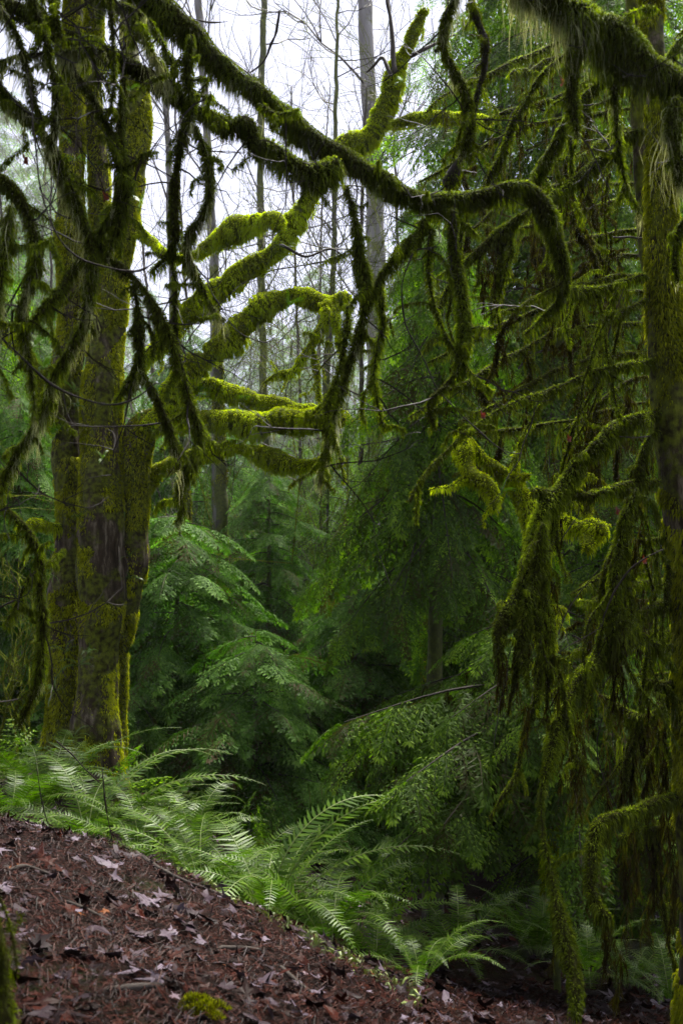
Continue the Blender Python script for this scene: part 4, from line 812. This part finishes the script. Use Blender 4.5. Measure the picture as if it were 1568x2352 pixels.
# ---------------------------------------------------------------- ferns
def frond(seed, droop, n=38, wid=.115, curl=.0, rise=1.25):
    """sword fern frond, unit length, starting at the origin, heading +X and up"""
    rg = np.random.default_rng(seed); s = np.linspace(0, 1, 30); an = rise-(rise+droop)*s**1.15
    c = np.column_stack([np.cumsum(np.cos(an)), s*0+curl*np.cumsum(s)*.6, np.cumsum(np.sin(an))])/30.
    c = np.vstack([[0, 0, 0], c])[:30]; a = Acc(); p = np.column_stack([c, np.linspace(.0045, .0012, 30)])
    V, Q = tube(p, 4, 0, cap=False); a.add(V, Q, None, .5, 1)
    t = nrm(np.gradient(c, axis=0)); up = nrm(np.cross(t, np.array([0, 1., 0]))*-1); sd = np.cross(up, t)
    Vs = []; tn = []
    for i in range(n):
        u = .13+.87*(i/n); x = u*29; k = min(int(x), 28); q = c[k]+(c[k+1]-c[k])*(x-k)
        L = wid*min(1, (u-.08)*7)*(1-((u-.13)/.87)**2.6*.93)*rg.uniform(.85, 1.1)
        for g in (-1, 1):
            d = nrm(sd[k]*g+t[k]*.28+up[k]*rg.uniform(-.25, .12)); wv = t[k]*.0088*(.6+.4*(1-u)); lift = up[k]*.006
            m = q+d*L*.45+lift*rg.random(); e = q+d*L+G*L*.12+t[k]*L*.12
            Vs.append([q-wv*.8, q+wv*.9, m+wv*1.0, m-wv*.85, e]); tn.append(rg.uniform(.15, .9))
    Vs = np.array(Vs).reshape(-1, 3); i = np.arange(len(tn))[:, None]*5
    a.add(Vs, i+np.array([[0, 1, 2, 3]]), i+np.array([[3, 2, 4]]), np.repeat(tn, 5)); return a
FRM = []
for s_ in range(6):
    o = frond(s_, [.55, .9, .35, 1.1, .7, .2][s_], curl=[.3, -.2, .1, -.35, 0, .2][s_], rise=[1.2, 1.3, 1.05, 1.35, 1.15, 1.0][s_], wid=[.115, .10, .12, .105, .095, .11][s_]).build('frond', [M['fern'], M['fern_pale']], None)
    FRM.append(o.data); bpy.data.objects.remove(o)
def fern(label, x, d, size, n, seed, az=(0, 6.283), spread=(.0, .35), group='sword ferns along the bank', big=None):
    rg = np.random.default_rng(seed); X = vx(x, d); z = float(terr(X, d))-.01
    t = thing('sword_fern', label, 'fern', (X, d, z), group)
    n = int(n*1.05)
    for i in range(n):
        a = az[0]+(az[1]-az[0])*((i+rg.uniform(-.3, .3))/n); o = bpy.data.objects.new('frond', FRM[int(rg.integers(6))]); COL.objects.link(o); o.parent = t
        s = size*rg.uniform(.7, 1.1); o.scale = (s, s, s); o.rotation_euler = (rg.uniform(-.25, .25), sorted((-.25, spread[1]))[0]+rg.random()*abs(spread[1]+.25), a)
        o.location = (math.cos(a)*.02, math.sin(a)*.02, 0)
    for f in (big or []):
        o = bpy.data.objects.new('frond', FRM[f[3]]); COL.objects.link(o); o.parent = t; o.scale = (f[0],)*3; o.rotation_euler = (0, f[2], f[1])
    return t
fern('big fern at the foot of the maple with long fronds reaching right', 215, 5.3, .85, 16, 1, big=[(1.05, .25, -.1, 0), (1.1, .05, .1, 2), (1.0, .6, -.2, 4)])
fern('feathery fern in the far left corner of the bank', 40, 5.5, .8, 16, 2)
fern('tall light green fern standing close against the maple trunk', 110, 6.4, 1.0, 14, 4, spread=(0, .0))
fern('fern sprawling low in front of the maple, left of the dry stalks', 330, 5.0, .7, 14, 5)
fern('fern with one long frond arching left over the litter edge', 475, 4.75, .68, 14, 6, big=[(.85, 3.0, .05, 0), (.8, 2.6, -.1, 2)])
fern('upright fern with two pale midribs in the middle of the bank', 560, 4.9, .62, 12, 7, spread=(-.3, -.3))
fern('big fern with glossy fronds arching right in front of the central cedar', 625, 4.55, .9, 13, 8, big=[(1.15, .15, -.15, 0), (1.2, .5, -.25, 3), (1.05, -.1, .05, 2)])
fern('fern spilling down the slope right of the glossy arching one', 760, 4.4, .7, 15, 9)
fern('dark fern at the foot of the slope under the sweeping hemlock', 855, 4.7, .72, 15, 10)
fern('fern just behind the slope crest in the lower middle', 700, 5.4, .8, 14, 11)
fern('fern filling the gap between the upright and the glossy arching ones', 560, 5.6, .8, 14, 31)
fern('fern with bright pale midribs in the hollow behind the leaf litter', 1215, 6.5, .85, 16, 12, spread=(-.3, -.2))
fern('fern beside the hanging moss rope on the hollow floor', 1330, 6.0, .7, 14, 13)
fern('low fern at the edge of the puddle', 1420, 5.6, .6, 13, 14)
fern('fern at the lower right edge by the trunk base', 1510, 5.2, .55, 12, 15)
fern('small fern half hidden under the low hemlock', 1040, 6.2, .7, 13, 16)
fern('dark fern drooping over the near slope at lower middle', 960, 4.0, .5, 11, 17)
fern('far fern left of the puddle under the beards', 1380, 7.4, .8, 14, 18)
fern('shaded fern deep under the central cedar', 880, 7.4, .8, 14, 19)
fern('shaded fern under the left young cedar', 450, 6.8, .8, 14, 20)
# licorice ferns growing on the maple
LF = 'small ferns growing on the mossy maple'
lfm = []
for s_ in range(3):
    rg = np.random.default_rng(s_+40); V_ = []; a = Acc(); m = FRM[s_]
    vv = np.empty(len(m.vertices)*3, np.float32); m.vertices.foreach_get('co', vv); vv = vv.reshape(-1, 3)
    vv = vv*np.array([1, 1.0, 1]); lv = np.empty(len(m.loops), np.int32); m.loops.foreach_get('vertex_index', lv)
    ls = [tuple(p_.vertices) for p_ in m.polygons]; q4 = np.array([f for f in ls if len(f) == 4]); t3 = np.array([f for f in ls if len(f) == 3])
    for k in range(6):
        an = rg.uniform(0, 6.283); ty = rg.uniform(-.4, .9); c_, s2 = math.cos(an), math.sin(an); sc = rg.uniform(.5, 1)
        x_ = vv[:, 0]*math.cos(ty)+vv[:, 2]*math.sin(ty); z_ = -vv[:, 0]*math.sin(ty)+vv[:, 2]*math.cos(ty)
        a.add(np.column_stack([x_*c_-vv[:, 1]*s2, x_*s2+vv[:, 1]*c_, z_])*sc, q4, t3, rg.uniform(.3, .8))
    o = a.build('licorice_fern', M['fern'], None); lfm.append(o.data); bpy.data.objects.remove(o)
LS = [(180, 1530, 7.0, .30, 'at the trunk foot'), (150, 1500, 7.1, .26, 'left side of the trunk foot'), (130, 1590, 7.1, .25, 'lowest on the left trunk'), (200, 1500, 6.95, .28, 'between the two stems near the ground'), (170, 1700, 6.9, .3, 'among the big fern tips at the trunk'), (170, 900, 7.2, .22, 'in the crotch below the vine arc'),
      (180, 935, 7.2, .2, 'under the vine arc'), (180, 1190, 7.2, .18, 'midway on the dark left stem'), (235, 1055, 6.9, .2, 'on the middle stem at limb height'), (320, 950, 7.2, .24, 'where the long limb leaves the stem'), (355, 1000, 7.2, .2, 'under the long limb start'), (300, 1280, 7.4, .24, 'right stem, high'), (300, 1330, 7.4, .22, 'right stem, lower'),
      (560, 915, 7.2, .12, 'sprig standing on the upper straight limb'), (660, 705, 7.0, .22, 'tuft under the arching limb knee'), (535, 830, 7.2, .24, 'below the thick rising limb'), (460, 900, 7.2, .2, 'at the start of the upper limb'), (155, 320, 7.3, .2, 'high on the left stem'), (175, 370, 7.3, .26, 'bright one high on the left stem'), (300, 210, 7.2, .2, 'high on the right stem'),
      (325, 470, 7.2, .26, 'beside the small side limb'), (185, 790, 7.3, .2, 'behind the leaning bough'), (75, 800, 7.0, .34, 'long one on the left glowing limb'), (100, 850, 7.0, .34, 'second on the left glowing limb'), (120, 1000, 7.2, .34, 'hanging beneath the left glowing limb'), (95, 1330, 7.2, .3, 'left of the trunk at mid height'),
      (925, 190, 6.9, .22, 'on the high limb against the sky'), (655, 570, 7.1, .2, 'by the broken stub'), (1190, 1060, 4.8, .16, 'on the second maple'), (1150, 1130, 4.8, .13, 'under the second maple limb'), (885, 1060, 7.0, .1, 'tiny one at the long limb tip')]
for i, (x, y, d, s, lb) in enumerate(LS):
    o = bpy.data.objects.new('licorice_fern', lfm[i % 3]); COL.objects.link(o); o.location = P(x, y, d); s *= .75; o.scale = (s, s, s); o.rotation_euler = (random.uniform(-.3, .3), random.uniform(-.3, .6), random.uniform(0, 6.28))
    tag(o, 'small soft fern on the mossy maple, '+lb, 'fern', LF)

# ---------------------------------------------------------------- ground litter
def ground_frame(X, Y):
    e = .06; z = terr(X, Y); zx = terr(X+e, Y); zy = terr(X, Y+e)
    n = nrm(np.column_stack([-(zx-z)/e, -(zy-z)/e, np.ones(len(X))])); return z, n
def scatter(n, y0, y1, rg, pw=1.0, margin=1.15):
    Y = y0+(y1-y0)*rg.random(n)**pw; half = 784/F*Y*margin+.1; return rg.uniform(-1, 1, n)*half, Y
a = Acc(); rg = np.random.default_rng(77)
# needles and rotten twiglets
X, Y = scatter(90000, 1.5, 6.5, rg, .9); z, nn = ground_frame(X, Y)
an = rg.uniform(0, 6.283, len(X)); d = np.column_stack([np.cos(an), np.sin(an), rg.normal(0, .22, len(X))]); d = nrm(d-nn*np.sum(d*nn, 1)[:, None]*.9+nn*rg.normal(.02, .07, (len(X), 1)))
L = .022+.075*rg.random(len(X))**2; p = np.column_stack([X, Y, z+.002+.012*rg.random(len(X))])
w_ = nrm(np.cross(d, nn))*(.0007+.0011*rg.random(len(X))[:, None]); bend = nn*(L*rg.uniform(-.1, .25, len(X)))[:, None]
V = np.stack([p-w_, p+w_, p+d*L[:, None]*.5+bend+w_, p+d*L[:, None]*.5+bend-w_, p+d*L[:, None]+w_*.5, p+d*L[:, None]-w_*.5], 1)
i = np.arange(len(X))[:, None, None]*6; q = np.array([[0, 1, 2, 3], [3, 2, 4, 5]])[None]
tn = np.where(rg.random(len(X)) < .95, rg.uniform(.05, .5, len(X)), rg.uniform(.5, .8, len(X)))
a.add(V.reshape(-1, 3), (i+q).reshape(-1, 4), None, np.repeat(tn, 6))
# broken leaf pieces and whole maple leaves
lob = []
for k in range(15):
    an_ = k/15*6.283; lob.append((an_, [1.0, .62, .42, .85, .5, .38, .62, .4, .3, .38, .62, .36, .5, .85, .44][k]))
lob = np.array(lob)
def leaves(n, y0, y1, smin, smax, tones, pw=1.0, lift=.01, tilt=.35):
    X, Y = scatter(n, y0, y1, rg, pw); z, nn = ground_frame(X, Y); m = nrm(nn+rg.normal(size=(n, 3))*tilt*.6)
    ax = nrm(np.cross(m, rg.normal(size=(n, 3)))); ay = np.cross(m, ax); s = smin+(smax-smin)*rg.random(n)**1.8
    c = np.column_stack([X, Y, z+lift+.02*rg.random(n)*s/.1]); rings = [c]
    c1 = rg.uniform(-.9, .9, n); c2 = rg.uniform(-.8, .8, n); ph = rg.uniform(0, 6.28, n)
    for f in (.5, 1.0):
        for an_, rr in lob:
            rad = f*(rr if f == 1 else (.45+.55*rr))*(1+rg.normal(0, .34, n)); u = rad*math.cos(an_); v = rad*math.sin(an_)*.9
            h = (c1*u*u+c2*v*v)*.35+.13*f*np.sin(ph+an_*3)*rad
            rings.append(c+(ax*u[:, None]+ay*v[:, None]+m*h[:, None])*s[:, None])
    V = np.stack(rings, 1); i = np.arange(n)[:, None, None]*31
    T = np.array([[0, 1+k, 1+(k+1) % 15] for k in range(15)])[None]; Qd = np.array([[1+k, 16+k, 16+(k+1) % 15, 1+(k+1) % 15] for k in range(15)])[None]
    tt = tones[0]+(tones[1]-tones[0])*rg.random(n); orange = rg.random(n) < (.015 if smax < .06 else .0); tt = np.where(orange, 1.0, tt)
    a.add(V.reshape(-1, 3), (i+Qd).reshape(-1, 4), (i+T).reshape(-1, 3), np.repeat(tt, 31))
leaves(5200, 1.6, 5.5, .010, .030, (.15, .85), .9)
leaves(700, 1.8, 5.5, .03, .062, (.2, .93), .9, .012, .7)
leaves(420, 1.8, 5.5, .018, .04, (.80, .95), .9, .014, .6)
leaves(260, 1.8, 5.5, .035, .065, (.55, .93), .9, .014, .28)
leaves(5200, 4.5, 8.5, .02, .06, (.35, .95), 1.0, .012, .6)
lt = a.build('leaf_litter', M['litter'], None, smooth=False); lt['kind'] = 'stuff'; lt['label'] = 'brown needles and wet fallen leaves covering the forest floor'
# low green growth on the far floor
a = Acc(); X, Y = scatter(2600, 6.5, 22, rg, 1.2, 1.2); kp_ = ~((X > -.3) & (Y < 9.5)); X, Y = X[kp_], Y[kp_]; z, nn = ground_frame(X, Y)
place_sprays(a, 'hemlock_far', np.column_stack([X, Y, z+.02]), np.column_stack([rg.normal(size=len(X)), rg.normal(size=len(X)), rg.uniform(.2, 1.6, len(X))]), rg.uniform(.15, .5, len(X)), rg)
gc = a.build('ground_cover', [M['hemlock'], M['bark_twig']], None); gc['kind'] = 'stuff'; gc['label'] = 'low green undergrowth on the far forest floor'
# tiny bright plants along the crest
a = Acc(); n = 420; t_ = rg.random(n); xx = 420+t_*560; dd = 4.25-t_*.85+rg.normal(0, .12, n); X = vx(xx, dd); z, nn = ground_frame(X, dd)
p = np.column_stack([X, dd, z]); blades(a, p, nrm(rg.normal(size=(n, 3))*.5+[0, 0, 1]), nrm(rg.normal(size=(n, 3))), rg.uniform(.02, .06, n), rg.uniform(.008, .02, n), rg.random(n), rg)
sg = a.build('seedlings', M['fern_pale'], None); sg['kind'] = 'stuff'; sg['label'] = 'tiny yellow green seedlings along the litter edge'
# puddle
pu = P(1500, 2200, 6.3); th = np.linspace(0, 6.283, 40, endpoint=False); zc = float(terr(pu[0], pu[1]))+.03
pv = np.column_stack([pu[0]+.9*np.cos(th)*(1+.15*np.sin(3*th)), pu[1]+.55*np.sin(th)*(1+.1*np.cos(2*th)), np.full(40, zc)]); pv = np.vstack([[pu[0], pu[1], zc], pv])
wm, wn, wo = new_mat('water'); wb = wn.nodes.new('ShaderNodeBsdfPrincipled'); wb.inputs['Base Color'].default_value = (.03, .028, .022, 1); wb.inputs['Roughness'].default_value = .08; wn.links.new(wb.outputs[0], wo.inputs[0])
wz = wn.nodes.new('ShaderNodeTexNoise'); wz.inputs['Scale'].default_value = 22; wbm = wn.nodes.new('ShaderNodeBump'); wbm.inputs['Strength'].default_value = .25; wbm.inputs['Distance'].default_value = .01; wn.links.new(wz.outputs[0], wbm.inputs['Height']); wn.links.new(wbm.outputs[0], wb.inputs['Normal'])
pd = mesh('puddle_water', pv, [np.array([[0, 1+k, 1+(k+1) % 40] for k in range(40)])], wm); pd['kind'] = 'structure'
# fallen sticks
for i, (pts, lb) in enumerate([([(310, 1965, 5), (360, 2000, 6), (420, 2030, 5), (500, 2060, 4), (580, 2110, 3)], 'long dark stick lying along the crest of the litter bank'), ([(150, 2080, 4), (200, 2100, 5), (260, 2130, 4)], 'curved stick on the left of the litter'), ([(500, 2190, 7), (560, 2188, 7), (610, 2195, 5)], 'short pale broken stick in the middle of the litter'),
        ([(230, 2290, 9), (300, 2285, 9), (380, 2275, 6)], 'thick dark stick near the bottom of the litter'), ([(640, 2230, 5), (700, 2280, 4), (740, 2300, 3)], 'thin stick sloping down at the lower middle'), ([(20, 2010, 5), (60, 2000, 5), (120, 2020, 4)], 'stick at the left edge of the litter'), ([(1040, 2170, 4), (1085, 2215, 5), (1110, 2230, 3)], 'reddish twig on the far leaf patch')]):
    q = []
    for x, y, r_ in pts:   # find where the sight line meets the ground
        ds = np.linspace(1.5, 8, 400); w3 = P(np.full(400, x), np.full(400, y), ds); k = np.argmax(w3[:, 2] < terr(w3[:, 0], w3[:, 1])); q.append([*w3[k, :2], terr(w3[k, 0], w3[k, 1])+.012, r_*ds[k]/F])
    V, Q = tube(smooth_path(np.array(q), .02), 7, .2, 25, i); tag(mesh('fallen_stick', V, [Q], M['bark_twig']), lb, 'stick')
# moss tuft in the litter, two dark mossy shapes in the bottom corners
def ground_at(x, y):
    ds = np.linspace(1.2, 9, 600); w3 = P(np.full(600, x), np.full(600, y), ds); k = np.argmax(w3[:, 2] < terr(w3[:, 0], w3[:, 1])); return w3[k], ds[k]
g0, dg = ground_at(450, 2325)
a = Acc(); n = 3200; an = rg.uniform(0, 6.283, n); rr = .042*np.sqrt(rg.random(n))*(1+.45*np.sin(3*an+1)*np.sin(2*an)+.25*np.sin(7*an)); p = g0+np.column_stack([rr*1.3*np.cos(an), rr*.9*np.sin(an), .022*(1-np.minimum(1, (rr/.055)**2))*(1+.5*np.sin(rr*150+an*2))])
d = nrm(np.column_stack([np.cos(an)*rr*14, np.sin(an)*rr*14, np.ones(n)])+rg.normal(size=(n, 3))*.35); blades(a, p, d, nrm(d+rg.normal(size=(n, 3))*.4), rg.uniform(.005, .015, n), rg.uniform(.0015, .003, n), rg.random(n), rg)
th = np.linspace(0, 6.283, 14, endpoint=False); dv = np.vstack([np.column_stack([.040*f*1.2*np.cos(th), .036*f*np.sin(th), np.full(14, .020*(1-f*f)-.003)]) for f in (1, .6, .25)])+g0
q = np.array([[r_*14+k, r_*14+(k+1) % 14, (r_+1)*14+(k+1) % 14, (r_+1)*14+k] for r_ in range(2) for k in range(14)]); a.add(dv, q, None, .4)
tag(a.build('moss_tuft', M['moss_trunk'], None), 'little bright green moss cushion on the litter at the bottom', 'moss')
branch('blurred dark mossy stem in the bottom left corner', [([(-40, 1900, 26), (-22, 2050, 26), (-8, 2180, 28), (0, 2300, 40), (10, 2450, 60)], 1.7, 1.7, dict(dens=26000, L=.02, W=.002, cover=-.1)), ([(-15, 2030, 5), (14, 2090, 6), (35, 2160, 5), (48, 2240, 3)], 1.7, 1.65, dict(dens=20000, L=.01, W=.002))], name='mossy_sapling', cat='sapling')
# bare curved vines
for i, (pts, d, lb) in enumerate([
 ([(62, 150, 2), (70, 260, 3), (80, 360, 3.2), (96, 460, 3.4), (130, 540, 3.6), (180, 590, 4), (240, 615, 4), (305, 625, 4), (345, 610, 3.4), (372, 585, 3), (380, 560, 2)], 2.35, 'dark vine looping below the long leaning bough'),
 ([(-20, 750, 3), (30, 795, 4), (80, 845, 4.5), (130, 885, 4.5), (190, 912, 4.5), (250, 925, 4.5), (310, 915, 4), (350, 888, 3), (360, 880, 1.5)], 2.4, 'dark vine arcing across both maple stems'),
 ([(949, 580, 3), (930, 640, 3), (924, 690, 3), (930, 740, 3), (950, 785, 3), (975, 835, 3), (1004, 893, 3), (1040, 930, 3), (1084, 973, 2.8), (1134, 1018, 2.5), (1170, 1040, 2), (1200, 1046, 1.6)], 3.0, 'long bare vine crossing the central hemlock'),
 ([(1525, 1260, 3), (1480, 1285, 3.4), (1440, 1315, 3.4), (1410, 1360, 3.2), (1385, 1410, 3), (1378, 1440, 2.6), (1330, 1470, 2), (1280, 1500, 1.5)], 3.2, 'reddish bare twig bowing from the right trunk'),
 ([(476, 640, 2), (500, 690, 2.4), (540, 750, 2.4), (580, 775, 2.2), (612, 778, 2), (632, 765, 1.5)], 2.9, 'fine twig curving beneath the arching bright limb'),
 ([(1055, 340, 2), (1110, 360, 2), (1135, 420, 2), (1140, 500, 2)], 3.1, 'fine dark twig below the black branch'),
 ([(320, 880, 2), (400, 890, 1.5), (440, 905, 1)], 2.9, 'short twig by the hanging mossy vine'),
 ([(985, 1230, 2), (930, 1300, 2), (900, 1340, 2), (880, 1300, 2), (865, 1250, 1.6), (855, 1176, 1.5)], 3.1, 'bare twig curling like a hook over the centre'),
 ([(640, 20, 6), (638, 60, 6), (625, 110, 5), (605, 145, 4), (570, 170, 3)], 3.2, 'dark curved twig against the sky above the thickest branch'),
 ([(440, 40, 3), (480, 52, 4), (525, 46, 2)], 2.9, 'stub twig sticking right from the thickest branch'),
 ([(235, 1760, 3), (240, 1830, 3), (255, 1900, 3), (262, 1950, 2.5)], 4.6, 'dry upright stalk among the left ferns'),
 ([(130, 1700, 3), (180, 1750, 3.4), (230, 1800, 3)], 4.8, 'dry slanting stalk leaning on the maple foot'),
 ([(85, 1760, 2.4), (95, 1830, 2.6), (112, 1890, 2.6)], 4.7, 'pale broken stalk among the far left ferns'),
 ([(1290, 240, 3), (1330, 242, 3.4), (1400, 235, 3)], 3.6, 'short dark stick poking out behind the massive branch'),
 ([(1405, 545, 3), (1450, 548, 4), (1480, 550, 4)], 3.9, 'stub of dead twig on the tall right trunk'),
 ([(1420, 1003, 3), (1460, 1005, 3.4), (1500, 1005, 3.4)], 3.8, 'straight dead twig above the middle mossy bough')]):
    path = trace(pts, d, d+.1, .010, .006, i); path[:, 3] *= .55*(1+.35*noise(path[:, :3], 30, i)); path[:, :3] += .004*np.stack([noise(path[:, :3], 28, i+q_) for q_ in range(3)], -1); V, Q = tube(path, 6, .2, 60, i); tag(mesh('bare_twig', V, [Q], M['bark_wet' if i < 10 else 'bark_twig']), lb, 'twig')
# red brown dead leaves caught in the branches
DL = [(58, 372, 2.6, 'at the upper left beside the bowed branch'), (242, 455, 2.7, 'between the two maple crowns'), (1416, 1175, 3.5, 'low beside the right beards'), 
(1290, 190, 3.4, 'in the tangle behind the massive branch'), (1478, 1290, 3.4, 'on the bowing reddish twig'), (1107, 957, 3.1, 'by the crossing vine'), (1305, 1010, 3.6, 'left of the middle bough')]
for i, (x, y, d, lb) in enumerate(DL):
    rgl = np.random.default_rng(i+300); s = .024 if d < 5 else .045; pts = [[0, 0, 0]]+[[.5*r_*math.cos(a_), .5*r_*math.sin(a_)*.6, rgl.uniform(-.2, .2)] for a_, r_ in lob]+[[r_*math.cos(a_), r_*math.sin(a_)*.6, .35*math.cos(a_*2)+rgl.uniform(-.15, .15)] for a_, r_ in lob]
    V = np.array(pts)*s; V = V[:, [1, 2, 0]]; T = np.array([[0, 1+k, 1+(k+1) % 15] for k in range(15)]); Qd = np.array([[1+k, 16+k, 16+(k+1) % 15, 1+(k+1) % 15] for k in range(15)])
    o = mesh('dead_leaf', V, [Qd, T], M['dead_leaf'], None, np.full(31, rgl.random()), False); o.location = P(x, y, d); o.rotation_euler = (0, 0, rgl.uniform(0, 3)); tag(o, 'shrivelled red brown leaf '+lb, 'leaf', 'dead leaves caught in the moss')

# ---------------------------------------------------------------- mist
hv = np.array([[x, y, z] for z in (-6, 48) for y in (-12, 210) for x in (-150, 150)], float)
hm, hn, ho = new_mat('haze'); vp = hn.nodes.new('ShaderNodeVolumePrincipled'); vp.inputs['Color'].default_value = (.93, .95, 1, 1); vp.inputs['Density'].default_value = .0005; vp.inputs['Anisotropy'].default_value = .2
hn.links.new(vp.outputs[0], ho.inputs['Volume'])
hz_ = mesh('haze', hv, [np.array([[0, 2, 3, 1], [4, 5, 7, 6], [0, 1, 5, 4], [2, 6, 7, 3], [0, 4, 6, 2], [1, 3, 7, 5]])], hm, smooth=False); hz_['kind'] = 'stuff'; hz_['label'] = 'thin pale mist between the far trees'
print('objects', len(bpy.data.objects), 'faces', sum(len(o.data.polygons) for o in bpy.data.objects if o.type == 'MESH')/1e6, 'M')
